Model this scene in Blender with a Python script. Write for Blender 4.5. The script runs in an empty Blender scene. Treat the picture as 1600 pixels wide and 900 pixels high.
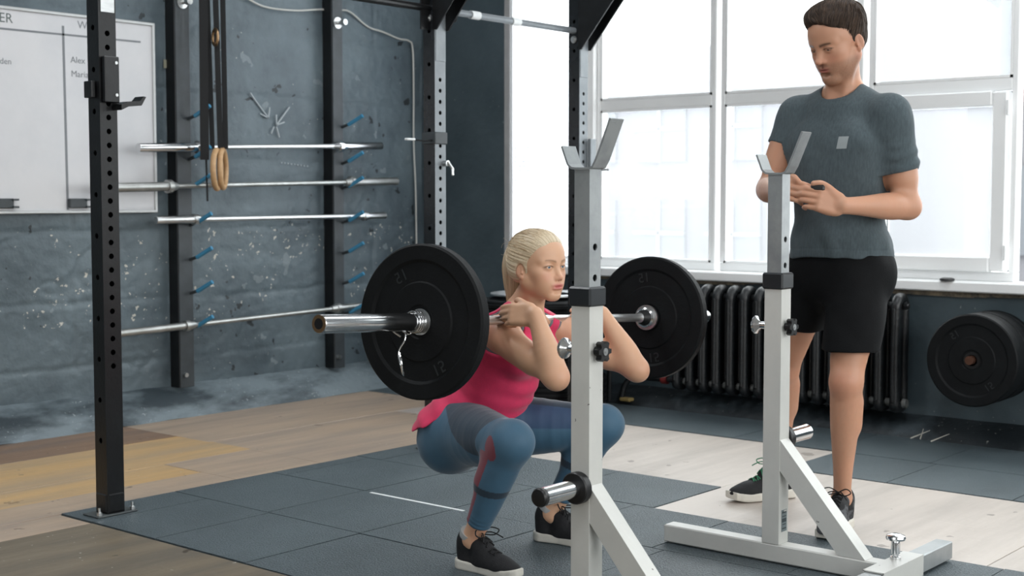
import bpy, math, random
import numpy as np
from mathutils import Vector, Matrix

# ---------------------------------------------------------------- camera, world, lights, exposure
S = bpy.context.scene
COL = S.collection
cam_d = bpy.data.cameras.new('camera'); cam = bpy.data.objects.new('camera', cam_d); COL.objects.link(cam)
cam.location = (0, 0, 1.158)
cam.rotation_euler = (math.radians(90 - 3.6985), 0, math.radians(40.1144 - 90))
cam_d.sensor_width = 36; cam_d.lens = 36 * 2134.25 / 1600; cam_d.clip_start = .05; cam_d.clip_end = 300
cam_d.dof.use_dof = True; cam_d.dof.focus_distance = 4.15; cam_d.dof.aperture_fstop = 5.0
S.camera = cam
S.view_settings.view_transform = 'Standard'; S.view_settings.look = 'None'
S.view_settings.exposure = 0.0; S.view_settings.gamma = 1.0
S.cycles.use_denoising = True; S.cycles.max_bounces = 10; S.cycles.transparent_max_bounces = 12
S.cycles.sample_clamp_indirect = 6.0; S.cycles.caustics_reflective = False; S.cycles.caustics_refractive = False

w = bpy.data.worlds.new('overcast_sky'); S.world = w; w.use_nodes = True
wn = w.node_tree.nodes; wl = w.node_tree.links; wn.clear()
wo = wn.new('ShaderNodeOutputWorld'); wb = wn.new('ShaderNodeBackground'); wb.inputs['Strength'].default_value = 6.0
tc = wn.new('ShaderNodeTexCoord'); sx = wn.new('ShaderNodeSeparateXYZ'); cr = wn.new('ShaderNodeValToRGB')
wl.new(tc.outputs['Generated'], sx.inputs[0]); wl.new(sx.outputs['Z'], cr.inputs[0])
cr.color_ramp.elements[0].position = 0.0; cr.color_ramp.elements[0].color = (.66, .67, .67, 1)
cr.color_ramp.elements[1].position = 0.5; cr.color_ramp.elements[1].color = (.97, .99, .98, 1)
wl.new(cr.outputs[0], wb.inputs['Color']); wl.new(wb.outputs[0], wo.inputs[0])

def area(name, loc, rot, sx_, sy_, power, color=(1, 1, 1), portal=False):
    d = bpy.data.lights.new(name, 'AREA'); d.shape = 'RECTANGLE'; d.size = sx_; d.size_y = sy_
    d.energy = power; d.color = color
    o = bpy.data.objects.new(name, d); COL.objects.link(o); o.location = loc; o.rotation_euler = rot
    if portal: d.cycles.is_portal = True
    return o
R90 = math.radians(90)
# portals sample the daylight that comes through the window openings
area('window_portal', (6.62, 1.7, 2.05), (0, R90, 0), 2.7, 7.7, 1, portal=True)
area('window_portal', (3.4, -3.1, 2.05), (R90, 0, 0), 7.0, 2.5, 1, portal=True)
# unseen fill lights added under the ceiling, above the frame
for lx, ly, lp in ((2.6, 4.2, 34), (4.8, 4.9, 14), (2.0, 1.2, 26), (4.9, 1.9, 26), (1.6, 5.2, 16)):
    area('overhead_fill', (lx, ly, 3.5), (0, 0, 0), 1.3, .35, lp, (.95, .98, 1.0))

# unseen fill light added at the rear wall, behind the camera
area('rear_fill_light', (-2.40, 1.2, 2.0), (0, -R90, 0), 1.8, 3.6, 60, (.96, .98, 1.0))

# ---------------------------------------------------------------- generic helpers
def lin(c):
    return tuple(((v / 12.92) if v <= .04045 else ((v + .055) / 1.055) ** 2.4) for v in c)
def hexc(r, g, b): return lin((r / 255, g / 255, b / 255))

def tag(o, label=None, cat=None, group=None, kind=None):
    if label: o['label'] = label
    if cat: o['category'] = cat
    if group: o['group'] = group
    if kind: o['kind'] = kind
    return o
def empty(name, loc=(0, 0, 0), label=None, cat=None, group=None):
    o = bpy.data.objects.new(name, None); COL.objects.link(o); o.location = loc; o.empty_display_size = .1
    return tag(o, label, cat, group)
def adopt(o, parent):
    if parent is not None:
        o.parent = parent
        # children are modelled in world coordinates: undo the parent's offset
        m = Matrix.Identity(4); p = parent
        chain = []
        while p is not None: chain.append(p); p = p.parent
        for q in reversed(chain): m = m @ q.matrix_parent_inverse @ q.matrix_basis
        o.matrix_parent_inverse = m.inverted()
    return o
def copy_tree(o, parent=None, delta=None):
    kids = [c for c in ALL if c.parent == o]
    c = o.copy(); COL.objects.link(c); ALL.append(c)
    if parent is not None: c.parent = parent
    if delta is not None: c.location = Vector(o.location) + Vector(delta)
    for k in kids: copy_tree(k, c)
    return c
ALL = []

class MB:
    def __init__(s): s.v = []; s.f = []; s.m = []; s.cur = 0
    def add(s, v, f):
        n = len(s.v); s.v += [tuple(map(float, p)) for p in v]; s.f += [tuple(i + n for i in q) for q in f]; s.m += [s.cur] * len(f)
        return s
    def box(s, c, d, rz=0, R=None, bev=0):
        x, y, z = d[0] / 2, d[1] / 2, d[2] / 2
        if bev > 0:
            b = min(bev, x * .98, y * .98, z * .98)
            V = []
            for sx in (-1, 1):
                for sy in (-1, 1):
                    for sz in (-1, 1):
                        V += [(sx * x, sy * (y - b), sz * (z - b)), (sx * (x - b), sy * y, sz * (z - b)), (sx * (x - b), sy * (y - b), sz * z)]
            def ix(a, b_, c_, k): return ((a > 0) * 4 + (b_ > 0) * 2 + (c_ > 0)) * 3 + k
            F = []
            for a in (-1, 1):
                F.append([ix(a, -1, -1, 0), ix(a, 1, -1, 0), ix(a, 1, 1, 0), ix(a, -1, 1, 0)][::a])
                F.append([ix(-1, a, -1, 1), ix(-1, a, 1, 1), ix(1, a, 1, 1), ix(1, a, -1, 1)][::a])
                F.append([ix(-1, -1, a, 2), ix(1, -1, a, 2), ix(1, 1, a, 2), ix(-1, 1, a, 2)][::a])
            for a in (-1, 1):
                for c_ in (-1, 1):
                    q = [ix(a, c_, -1, 0), ix(a, c_, -1, 1), ix(a, c_, 1, 1), ix(a, c_, 1, 0)]; F.append(q[::-1] if a * c_ < 0 else q)
                    q = [ix(a, -1, c_, 0), ix(a, 1, c_, 0), ix(a, 1, c_, 2), ix(a, -1, c_, 2)]; F.append(q if a * c_ > 0 else q[::-1])
                    q = [ix(-1, a, c_, 1), ix(-1, a, c_, 2), ix(1, a, c_, 2), ix(1, a, c_, 1)]; F.append(q if a * c_ > 0 else q[::-1])
                    for e in (-1, 1):
                        q = [ix(a, c_, e, 0), ix(a, c_, e, 1), ix(a, c_, e, 2)]; F.append(q if a * c_ * e > 0 else q[::-1])
        else:
            V = [(sx * x, sy * y, sz * z) for sx in (-1, 1) for sy in (-1, 1) for sz in (-1, 1)]
            F = [(0, 1, 3, 2), (4, 6, 7, 5), (0, 4, 5, 1), (2, 3, 7, 6), (0, 2, 6, 4), (1, 5, 7, 3)]
        M = R if R is not None else Matrix.Rotation(rz, 3, 'Z')
        V = [M @ Vector(p) + Vector(c) for p in V]
        return s.add(V, F)
    def tube(s, pts, r, seg=12, cap=True, closed=False, flat=None):
        P = [Vector(p) for p in pts]; n = len(P)
        rr = r if hasattr(r, '__len__') else [r] * n
        prev = None; V = []
        for i in range(n):
            if closed: t = P[(i + 1) % n] - P[i - 1]
            else: t = P[min(i + 1, n - 1)] - P[max(i - 1, 0)]
            t.normalize()
            if prev is None:
                u = t.orthogonal().normalized()
            else:
                u = prev - t * prev.dot(t); u.normalize()
            prev = u; b = t.cross(u)
            for k in range(seg):
                a = 2 * math.pi * k / seg
                V.append(P[i] + (u * math.cos(a) + b * math.sin(a)) * rr[i])
        F = []
        m = n if closed else n - 1
        for i in range(m):
            j = (i + 1) % n
            for k in range(seg):
                k2 = (k + 1) % seg
                F.append((i * seg + k, i * seg + k2, j * seg + k2, j * seg + k))
        if cap and not closed:
            F.append(tuple(range(seg))[::-1]); F.append(tuple((n - 1) * seg + k for k in range(seg)))
        return s.add(V, F)
    def cyl(s, a, b, r, seg=24, r2=None):
        return s.tube([a, b], [r, r if r2 is None else r2], seg)
    def lathe(s, prof, o, ax, seg=48, cap=True):
        # prof: (distance along axis, radius)
        o = Vector(o); ax = Vector(ax).normalized(); u = ax.orthogonal().normalized(); b = ax.cross(u)
        V = []
        for d, r in prof:
            for k in range(seg):
                a = 2 * math.pi * k / seg
                V.append(o + ax * d + (u * math.cos(a) + b * math.sin(a)) * r)
        F = []
        for i in range(len(prof) - 1):
            for k in range(seg):
                k2 = (k + 1) % seg
                F.append((i * seg + k, i * seg + k2, (i + 1) * seg + k2, (i + 1) * seg + k))
        if cap:
            F.append(tuple(range(seg))[::-1]); F.append(tuple((len(prof) - 1) * seg + k for k in range(seg)))
        return s.add(V, F)
    def prism(s, poly, o, u, v, n, t):
        # 2-D polygon in the u,v plane extruded by t along n
        o = Vector(o); u = Vector(u); v = Vector(v); n = Vector(n); N = len(poly)
        V = [o + u * a + v * b for a, b in poly] + [o + u * a + v * b + n * t for a, b in poly]
        F = [tuple(range(N))[::-1], tuple(range(N, 2 * N))] + [(i, (i + 1) % N, N + (i + 1) % N, N + i) for i in range(N)]
        if u.cross(v).dot(n) < 0: F = [q[::-1] for q in F]
        return s.add(V, F)
    def build(s, name, mat, parent=None, smooth=True, angle=.6, loc=None):
        me = bpy.data.meshes.new(name); me.from_pydata(s.v, [], s.f); me.update()
        mats = mat if isinstance(mat, (list, tuple)) else [mat]
        for m in mats: me.materials.append(m)
        if len(mats) > 1: me.polygons.foreach_set('material_index', s.m)
        if smooth:
            me.shade_smooth(); me.set_sharp_from_angle(angle=angle)
        o = bpy.data.objects.new(name, me); COL.objects.link(o); ALL.append(o)
        if loc is not None: o.location = loc
        else: adopt(o, parent)
        if loc is not None and parent is not None: o.parent = parent
        return o

def perf_tube(mb, c0, length, wx, wy, faces, r, spacing, first, last=None, seg=12, wall=.004, two=False):
    """hollow square tube standing at c0 (bottom centre); faces: dict side -> (spacing, first) with real round holes"""
    c0 = Vector(c0)
    Z = Vector((0, 0, 1))
    sides = {'-x': (Vector((-1, 0, 0)), Vector((0, -1, 0)), wy, wx / 2), '+x': (Vector((1, 0, 0)), Vector((0, 1, 0)), wy, wx / 2),
             '-y': (Vector((0, -1, 0)), Vector((1, 0, 0)), wx, wy / 2), '+y': (Vector((0, 1, 0)), Vector((-1, 0, 0)), wx, wy / 2)}
    for k, (n, u, w_, off) in sides.items():
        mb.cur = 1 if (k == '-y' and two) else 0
        o = c0 + n * off; h = w_ / 2
        holes = []
        if k in faces:
            sp, fi, la = faces[k]; z = fi
            while z < la: holes.append(z); z += sp
        z0 = 0.0
        def quad(za, zb):
            mb.add([o - u * h + Z * za, o + u * h + Z * za, o + u * h + Z * zb, o - u * h + Z * zb], [(0, 1, 2, 3)])
        for z in holes:
            g = min(h, r * 1.7)
            if z - g > z0 + 1e-5: quad(z0, z - g)
            # cell with a round hole and a short rim
            V = []; F = []
            for i in range(seg):
                a = 2 * math.pi * (i + .5) / seg; ca, sa = math.cos(a), math.sin(a)
                q = 1 / max(abs(ca), abs(sa))
                V.append(o + u * (ca * q * h) + Z * (z + sa * q * g))
            for i in range(seg):
                a = 2 * math.pi * (i + .5) / seg
                V.append(o + u * (math.cos(a) * r) + Z * (z + math.sin(a) * r))
            for i in range(seg):
                V.append(V[seg + i] - n * wall)
            for i in range(seg):
                j = (i + 1) % seg
                F.append((i, j, seg + j, seg + i)); F.append((seg + i, seg + j, 2 * seg + j, 2 * seg + i))
            mb.add(V, F)
            # square corners of the cell
            for cu in (-1, 1):
                for cv in (-1, 1):
                    A = 2 * math.pi / seg * .5
                    corner = o + u * (cu * h) + Z * (z + cv * g)
                    # nearest two ring vertices either side of the diagonal
                    d = sorted(range(seg), key=lambda i: (V[i] - corner).length)[:2]
                    tri = [V[d[0]], corner, V[d[1]]]
                    if (tri[1] - tri[0]).cross(tri[2] - tri[0]).dot(n) < 0: tri = tri[::-1]
                    mb.add(tri, [(0, 1, 2)])
            z0 = z + g
        quad(z0, length)
    mb.cur = 0
    for zz, dn in ((0, -1), (length, 1)):
        q = [c0 + Vector((a * wx / 2, b * wy / 2, zz)) for a, b in ((-1, -1), (1, -1), (1, 1), (-1, 1))]
        mb.add(q, [(0, 1, 2, 3)[::dn]])
    return mb

# ---------------------------------------------------------------- noise
_rng = np.random.RandomState(7)
_T = _rng.rand(64, 64, 64).astype(np.float32)
def vnoise(P):
    P = np.asarray(P, np.float32); i = np.floor(P).astype(np.int32); f = P - i; f = f * f * (3 - 2 * f)
    i &= 63; j = (i + 1) & 63
    x0, y0, z0 = i.T; x1, y1, z1 = j.T; a, b, c = f.T
    def L(p, q, t): return p + (q - p) * t
    return L(L(L(_T[x0, y0, z0], _T[x1, y0, z0], a), L(_T[x0, y1, z0], _T[x1, y1, z0], a), b),
             L(L(_T[x0, y0, z1], _T[x1, y0, z1], a), L(_T[x0, y1, z1], _T[x1, y1, z1], a), b), c) * 2 - 1
def fbm(P, o=4):
    s = 0; a = 1; t = 0
    for k in range(o):
        s = s + a * vnoise(P * (2 ** k) + 11.3 * k); t += a; a *= .5
    return s / t

# ---------------------------------------------------------------- materials
def mat(name, col=(.5, .5, .5), rough=.5, metal=0, spec=.5, col2=None, nscale=8, namt=.5, ndet=6, ncon=(.35, .65), stretch=(1, 1, 1),
        bump=0, bscale=40, bstretch=(1, 1, 1), specks=None, rough2=None, attr=None, sss=0, sssr=(.012, .005, .003), coat=0, emit=None, aniso=0, sheen=0, scratches=None):
    m = bpy.data.materials.new(name); m.use_nodes = True; n = m.node_tree.nodes; l = m.node_tree.links
    b = n['Principled BSDF']
    b.inputs['Roughness'].default_value = rough; b.inputs['Metallic'].default_value = metal
    b.inputs['Specular IOR Level'].default_value = spec
    if coat: b.inputs['Coat Weight'].default_value = coat; b.inputs['Coat Roughness'].default_value = .25
    if sheen: b.inputs['Sheen Weight'].default_value = sheen; b.inputs['Sheen Roughness'].default_value = .4
    if sss:
        b.inputs['Subsurface Weight'].default_value = sss; b.inputs['Subsurface Radius'].default_value = sssr; b.inputs['Subsurface Scale'].default_value = 1.0
    tcn = n.new('ShaderNodeTexCoord')
    def mapped(st):
        mp = n.new('ShaderNodeMapping'); mp.inputs['Scale'].default_value = st; l.new(tcn.outputs['Object'], mp.inputs[0]); return mp.outputs[0]
    rgb = n.new('ShaderNodeRGB'); rgb.outputs[0].default_value = (*col, 1); c = rgb.outputs[0]
    if attr:
        a = n.new('ShaderNodeAttribute'); a.attribute_name = attr; c = a.outputs['Color']
    if col2 is not None:
        nz = n.new('ShaderNodeTexNoise'); nz.inputs['Scale'].default_value = nscale; nz.inputs['Detail'].default_value = ndet; nz.inputs['Roughness'].default_value = .6
        l.new(mapped(stretch), nz.inputs[0])
        r = n.new('ShaderNodeValToRGB'); r.color_ramp.elements[0].position = ncon[0]; r.color_ramp.elements[1].position = ncon[1]
        l.new(nz.outputs[0], r.inputs[0])
        mx = n.new('ShaderNodeMix'); mx.data_type = 'RGBA'; mm = n.new('ShaderNodeMath'); mm.operation = 'MULTIPLY'; mm.inputs[1].default_value = namt
        l.new(r.outputs[0], mm.inputs[0]); l.new(mm.outputs[0], mx.inputs['Factor']); l.new(c, mx.inputs['A']); mx.inputs['B'].default_value = (*col2, 1)
        c = mx.outputs['Result']
        if rough2 is not None:
            mr = n.new('ShaderNodeMapRange'); mr.inputs['To Min'].default_value = rough; mr.inputs['To Max'].default_value = rough2
            l.new(r.outputs[0], mr.inputs[0]); l.new(mr.outputs[0], b.inputs['Roughness'])
    for sp in (specks or []):
        scol, sscale, thr, msc, mthr = sp[:5]
        vz = n.new('ShaderNodeTexNoise'); vz.inputs['Scale'].default_value = sscale; vz.inputs['Detail'].default_value = 3; l.new(mapped((1, 1, 1)), vz.inputs[0])
        g = n.new('ShaderNodeMath'); g.operation = 'GREATER_THAN'; g.inputs[1].default_value = thr; l.new(vz.outputs[0], g.inputs[0])
        vz2 = n.new('ShaderNodeTexNoise'); vz2.inputs['Scale'].default_value = msc; l.new(mapped((1, 1, 1)), vz2.inputs[0])
        g2 = n.new('ShaderNodeMath'); g2.operation = 'GREATER_THAN'; g2.inputs[1].default_value = mthr; l.new(vz2.outputs[0], g2.inputs[0])
        mu = n.new('ShaderNodeMath'); mu.operation = 'MULTIPLY'; l.new(g.outputs[0], mu.inputs[0]); l.new(g2.outputs[0], mu.inputs[1])
        if len(sp) > 5:      # flaking confined to a height band
            sz = n.new('ShaderNodeSeparateXYZ'); l.new(tcn.outputs['Object'], sz.inputs[0])
            a1 = n.new('ShaderNodeMath'); a1.operation = 'COMPARE'; a1.inputs[1].default_value = sp[5][0]; a1.inputs[2].default_value = sp[5][1]; l.new(sz.outputs['Z'], a1.inputs[0])
            m9 = n.new('ShaderNodeMath'); m9.operation = 'MULTIPLY'; l.new(mu.outputs[0], m9.inputs[0]); l.new(a1.outputs[0], m9.inputs[1]); mu = m9
        mx = n.new('ShaderNodeMix'); mx.data_type = 'RGBA'; l.new(mu.outputs[0], mx.inputs['Factor']); l.new(c, mx.inputs['A']); mx.inputs['B'].default_value = (*scol, 1); c = mx.outputs['Result']
    l.new(c, b.inputs['Base Color'])
    if bump:
        nz = n.new('ShaderNodeTexNoise'); nz.inputs['Scale'].default_value = bscale; nz.inputs['Detail'].default_value = 5; l.new(mapped(bstretch), nz.inputs[0])
        bp = n.new('ShaderNodeBump'); bp.inputs['Strength'].default_value = bump; bp.inputs['Distance'].default_value = .01; l.new(nz.outputs[0], bp.inputs['Height'])
        l.new(bp.outputs[0], b.inputs['Normal'])
    if emit:
        b.inputs['Emission Color'].default_value = (*emit[0], 1); b.inputs['Emission Strength'].default_value = emit[1]
    return m

M = {}
M['wallA'] = mat('dark_blue_grey_concrete', hexc(100, 114, 121), .48, col2=hexc(70, 82, 89), nscale=2.2, namt=.9, ndet=9, bump=.9, bscale=16,
                 specks=[(hexc(188, 186, 176), 38, .665, 1.5, .50, (.76, .25)), (hexc(170, 172, 168), 45, .71, 2.2, .56), (hexc(112, 123, 128), 8, .68, 3.0, .52), (hexc(36, 43, 47), 12, .68, 2.2, .47)])
M['wallB'] = mat('dark_slate_wall_paint', hexc(76, 89, 95), .4, col2=hexc(58, 70, 76), nscale=2.5, namt=.8, ndet=8, bump=.35, bscale=18,
                 specks=[(hexc(120, 128, 130), 40, .70, 3.0, .55)])
M['skirt'] = mat('worn_painted_concrete_kerb', hexc(118, 130, 136), .5, col2=hexc(44, 54, 60), nscale=2.6, namt=.95, ndet=9, ncon=(.46, .62), stretch=(.6, 1, 2), bump=.5, bscale=25,
                 specks=[(hexc(150, 158, 160), 60, .68, 4, .5)])
M['skirtB'] = mat('black_worn_kerb', hexc(26, 32, 36), .5, col2=hexc(70, 80, 86), nscale=5, namt=.8, ndet=9, ncon=(.5, .72), stretch=(1, .5, 1), bump=.5, bscale=25,
                  specks=[(hexc(130, 132, 128), 50, .69, 5, .5)])
M['ceiling'] = mat('ceiling_paint', (.40, .41, .42), .8)
M['white_wall'] = mat('grey_wall', (.22, .23, .23), .8)
M['concrete'] = mat('dark_subfloor', hexc(40, 42, 43), .8, col2=hexc(30, 31, 32), nscale=6, bump=.2)
M['white_pvc'] = mat('white_window_plastic', (.93, .94, .94), .35, col2=(.88, .89, .89), nscale=3, namt=.5)
M['jamb'] = mat('grey_plaster_reveal', (.42, .42, .42), .7, col2=(.3, .3, .3), nscale=12)
M['seal'] = mat('rubber_seal', (.12, .13, .13), .6)
M['black'] = mat('black_powder_coat', hexc(13, 14, 16), .34, col2=hexc(32, 35, 38), nscale=14, namt=.4, ncon=(.5, .75), bump=.08, bscale=90)
M['dark_grey'] = mat('dark_grey_steel', hexc(62, 68, 72), .45, col2=hexc(40, 45, 48), nscale=9, namt=.6)
M['chrome'] = mat('polished_chrome', (.78, .79, .80), .16, 1, col2=(.5, .5, .5), nscale=30, namt=.4)
M['steel'] = mat('brushed_steel', (.72, .73, .73), .32, 1, col2=(.36, .37, .36), nscale=9, namt=.5, stretch=(1, 4, 4))
M['old_steel'] = mat('dull_bar_steel', (.50, .51, .50), .42, 1, col2=(.30, .30, .28), nscale=12, namt=.6)
M['bronze'] = mat('bronze_bushing', (.42, .27, .15), .35, 1)
M['stand_white'] = mat('off_white_enamel', hexc(205, 205, 200), .38, col2=hexc(186, 187, 184), nscale=5, namt=.5, bump=.04, bscale=60,
                       specks=[(hexc(110, 108, 104), 42, .735, 6, .5)])
M['stand_grey'] = mat('silver_grey_tube', hexc(160, 164, 165), .38, .35, col2=hexc(132, 137, 140), nscale=14, namt=.7, ncon=(.4, .7), bump=.05, bscale=80)
M['rubber'] = mat('black_bumper_rubber', hexc(12, 14, 16), .6, spec=.2, col2=hexc(24, 28, 30), nscale=7, namt=.5, ncon=(.45, .8), bump=.12, bscale=120)
M['rubber_mark'] = mat('grey_embossed_rubber', hexc(27, 31, 33), .55)
M['plastic'] = mat('black_plastic', hexc(14, 15, 17), .42)
M['collar_pl'] = mat('dark_grey_plastic_collar', hexc(30, 34, 38), .38)
M['iron'] = mat('black_painted_cast_iron', hexc(15, 17, 19), .38, col2=hexc(40, 44, 47), nscale=16, namt=.5, bump=.2, bscale=60)
M['iron_pale'] = mat('pale_worn_nipple', hexc(120, 122, 120), .6, col2=hexc(70, 70, 66), nscale=30)
M['blue'] = mat('blue_plastic_sleeve', hexc(60, 130, 165), .45)
M['board'] = mat('white_board_enamel', hexc(206, 206, 208), .32, col2=hexc(190, 192, 196), nscale=2.0, namt=.7, ncon=(.4, .65))
M['board_frame'] = mat('aluminium_frame', hexc(190, 192, 192), .4, .4)
M['marker'] = mat('grey_marker_ink', hexc(120, 124, 128), .6)
M['marker_dark'] = mat('dark_marker_ink', hexc(90, 100, 98), .6)
M['cable'] = mat('off_white_cable', hexc(200, 200, 195), .5)
M['strap'] = mat('black_webbing', hexc(22, 23, 25), .8, bump=.2, bscale=300)
M['ring_wood'] = mat('birch_ring_wood', hexc(196, 160, 118), .5, col2=hexc(165, 125, 85), nscale=9, stretch=(1, 1, 4))
M['tape_white'] = mat('white_tape', hexc(235, 238, 238), .5)
M['tile'] = mat('rubber_crumb_tile', hexc(84, 96, 101), .40, col2=hexc(66, 77, 82), nscale=2.4, namt=.9, ndet=10, bump=.8, bscale=150,
                specks=[(hexc(112, 123, 128), 330, .60, 3, 0.0), (hexc(52, 60, 64), 280, .62, 3, 0.0)])
PLYS = [('ply_tan', (182, 160, 138), (160, 144, 130)), ('ply_yellow', (202, 166, 116), (176, 152, 122)), ('ply_brown', (146, 116, 92), (128, 110, 98)),
        ('ply_dirty', (120, 108, 90), (100, 92, 80)), ('ply_pale', (197, 187, 178), (178, 169, 161))]
for n_, a_, b_ in PLYS:
    M[n_] = mat(n_, hexc(*a_), .42, col2=hexc(*b_), nscale=2.2, namt=1.0, ndet=12, ncon=(.40, .62), stretch=(.35, 2.4, 1), bump=.15, bscale=30, rough2=.55,
                specks=[(hexc(*(max(0, q - 35) for q in b_)), 9, .70, 2, .45), (hexc(205, 200, 190), 60, .72, 4, .52)])
M['paper'] = mat('paper_sheet', (.8, .8, .8), .8)
M['shaft'] = mat('satin_bar_shaft', (.80, .81, .81), .38, 1)
M['plaster_raw'] = mat('raw_chipped_plaster', hexc(140, 128, 108), .9, col2=hexc(60, 62, 62), nscale=22, namt=.9, bump=.8, bscale=50)
def glass(name, haze):
    m = bpy.data.materials.new(name); m.use_nodes = True; n = m.node_tree.nodes; l = m.node_tree.links; n.clear()
    o = n.new('ShaderNodeOutputMaterial'); t = n.new('ShaderNodeBsdfTransparent'); g = n.new('ShaderNodeBsdfGlossy'); g.inputs['Roughness'].default_value = .03
    d = n.new('ShaderNodeBsdfTranslucent'); d.inputs[0].default_value = (.95, .97, 1, 1)
    t.inputs[0].default_value = (.95, .965, .97, 1)
    m1 = n.new('ShaderNodeMixShader'); m1.inputs[0].default_value = .05; l.new(t.outputs[0], m1.inputs[1]); l.new(g.outputs[0], m1.inputs[2])
    m2 = n.new('ShaderNodeMixShader'); m2.inputs[0].default_value = haze; l.new(m1.outputs[0], m2.inputs[1]); l.new(d.outputs[0], m2.inputs[2]); l.new(m2.outputs[0], o.inputs[0])
    return m
M['glass'] = glass('window_glass', .12); M['frost'] = glass('frosted_window_glass', .8)

def text_mesh(name, s, size, M4, m, parent, thick=.0008):
    cu = bpy.data.curves.new(name, 'FONT'); cu.body = s; cu.size = size; cu.extrude = thick; cu.align_x = 'CENTER'; cu.align_y = 'CENTER'; cu.resolution_u = 3
    o = bpy.data.objects.new(name, cu); COL.objects.link(o)
    bpy.context.view_layer.update()
    me = bpy.data.meshes.new_from_object(o.evaluated_get(bpy.context.evaluated_depsgraph_get())); bpy.data.objects.remove(o); bpy.data.curves.remove(cu)
    me.transform(M4); me.name = name; me.materials.clear(); me.materials.append(m)
    t = bpy.data.objects.new(name, me); COL.objects.link(t); ALL.append(t); adopt(t, parent); return t
def frame3(o, x, y, z):
    m = Matrix.Identity(4)
    for i, v in enumerate((x, y, z)):
        v = Vector(v)
        for k in range(3): m[k][i] = v[k]
    for k in range(3): m[k][3] = o[k]
    return m
# ================================================================ setting
WA = 6.2; WB = 6.45
def st(mb, name, m, smooth=False, **k): return tag(mb.build(name, m, smooth=smooth, **k), kind='structure')
# ---- floor: subfloor slab, plywood sheets, rubber tiles (each one its own piece)
floor = st(MB().box((2.0, 1.5, -.07), (9.2, 9.6, .10)), 'floor', M['concrete'])
def piece(name, x0, x1, y0, y1, m, top, th=.018, gap=.002, dz=0, tw=0):
    mb = MB(); mb.box(((x0 + x1) / 2, (y0 + y1) / 2, top - th / 2), (x1 - x0 - gap, y1 - y0 - gap, th), bev=(.0012 if 'ply' in name else 0), rz=tw)
    return mb.build(name, m, floor, smooth=False)
random.seed(5)
XS = [2.737, 3.243, 3.738, 4.232, 4.724, 5.232, 5.742, 6.32]
def tiles(c, ys):
    for a, b in zip(ys[:-1], ys[1:]):
        piece('rubber_tile', XS[c], XS[c + 1], b, a, M['tile'], random.uniform(-.0012, .0012), gap=.005, tw=random.uniform(-.0015, .0015))
tiles(0, [4.488, 4.28 + .0, 3.905, 3.425, 2.92, 2.42, 1.92, 1.42, .92, .42, -.08])
tiles(1, [4.488, 3.92, 3.425, 2.99, 2.49, 1.99, 1.49, .99, .49, -.01])
tiles(2, [4.488, 4.4, 3.915, 3.44, 2.95, 2.54, 2.04, 1.54, 1.04, .54, .04])
tiles(3, [4.488, 4.334, 3.86, 3.371, 2.87])
for c, ys in ((5, [2.872, 2.40, 1.88, 1.37, .87, .37, -.13]), (6, [6.0, 5.42, 4.92, 4.42, 3.93, 3.43, 2.93, 2.43, 1.90, 1.4, .9, .4, -.1])):
    tiles(c, ys)
T = -.003
def ply(x0, x1, y0, y1, k): piece('plywood_sheet', x0, x1, y0, y1, M[k], T + random.uniform(-.0015, .0005), th=.015, gap=.003)
# warm boards between the mat and the kerb
ply(-2.4, 1.6, 5.55, 6.02, 'ply_tan'); ply(1.6, 4.03, 5.55, 6.02, 'ply_brown'); ply(4.03, 6.3, 5.30, 6.02, 'ply_tan')
ply(-2.4, 1.6, 5.0, 5.55, 'ply_yellow'); ply(1.6, 4.05, 5.0, 5.55, 'ply_yellow'); ply(4.03, 5.30, 4.49, 5.30, 'ply_tan'); ply(5.30, 5.742, 4.49, 5.30, 'ply_pale')
ply(-2.4, 1.2, 4.49, 5.0, 'ply_tan'); ply(1.2, 3.56, 4.73, 5.0, 'ply_yellow'); ply(3.56, 4.03, 4.49, 5.0, 'ply_tan'); ply(1.2, 3.56, 4.49, 4.73, 'ply_tan')
ply(2.0, 2.735, 4.28, 4.49, 'ply_tan'); ply(-.5, 2.0, 4.28, 4.49, 'ply_tan')
ply(1.5, 2.735, 3.06, 4.28, 'ply_dirty'); ply(1.5, 2.735, 1.0, 3.06, 'ply_dirty'); ply(-2.4, 1.5, 1.8, 4.28, 'ply_dirty'); ply(-2.4, 1.5, -2.9, 1.8, 'ply_dirty'); ply(1.5, 2.735, -2.9, 1.0, 'ply_dirty')
# pale boards between mat and window
ply(4.724, 5.742, 2.874, 4.49, 'ply_pale'); ply(4.234, 4.724, 1.6, 2.87, 'ply_pale'); ply(4.724, 5.232, 1.6, 2.874, 'ply_pale')
ply(4.234, 5.232, -.8, 1.6, 'ply_pale'); ply(4.234, 6.3, -2.9, -.8, 'ply_pale'); ply(2.735, 4.234, -2.9, -.1, 'ply_dirty')
# chalk strip between two tiles
mb = MB(); mb.box((3.727, 3.70, .0012), (.014, .345, .0016)); mb.box((3.727, 3.45, .0012), (.014, .15, .0016)); mb.build('chalk_line', M['tape_white'], floor, smooth=False)
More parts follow.
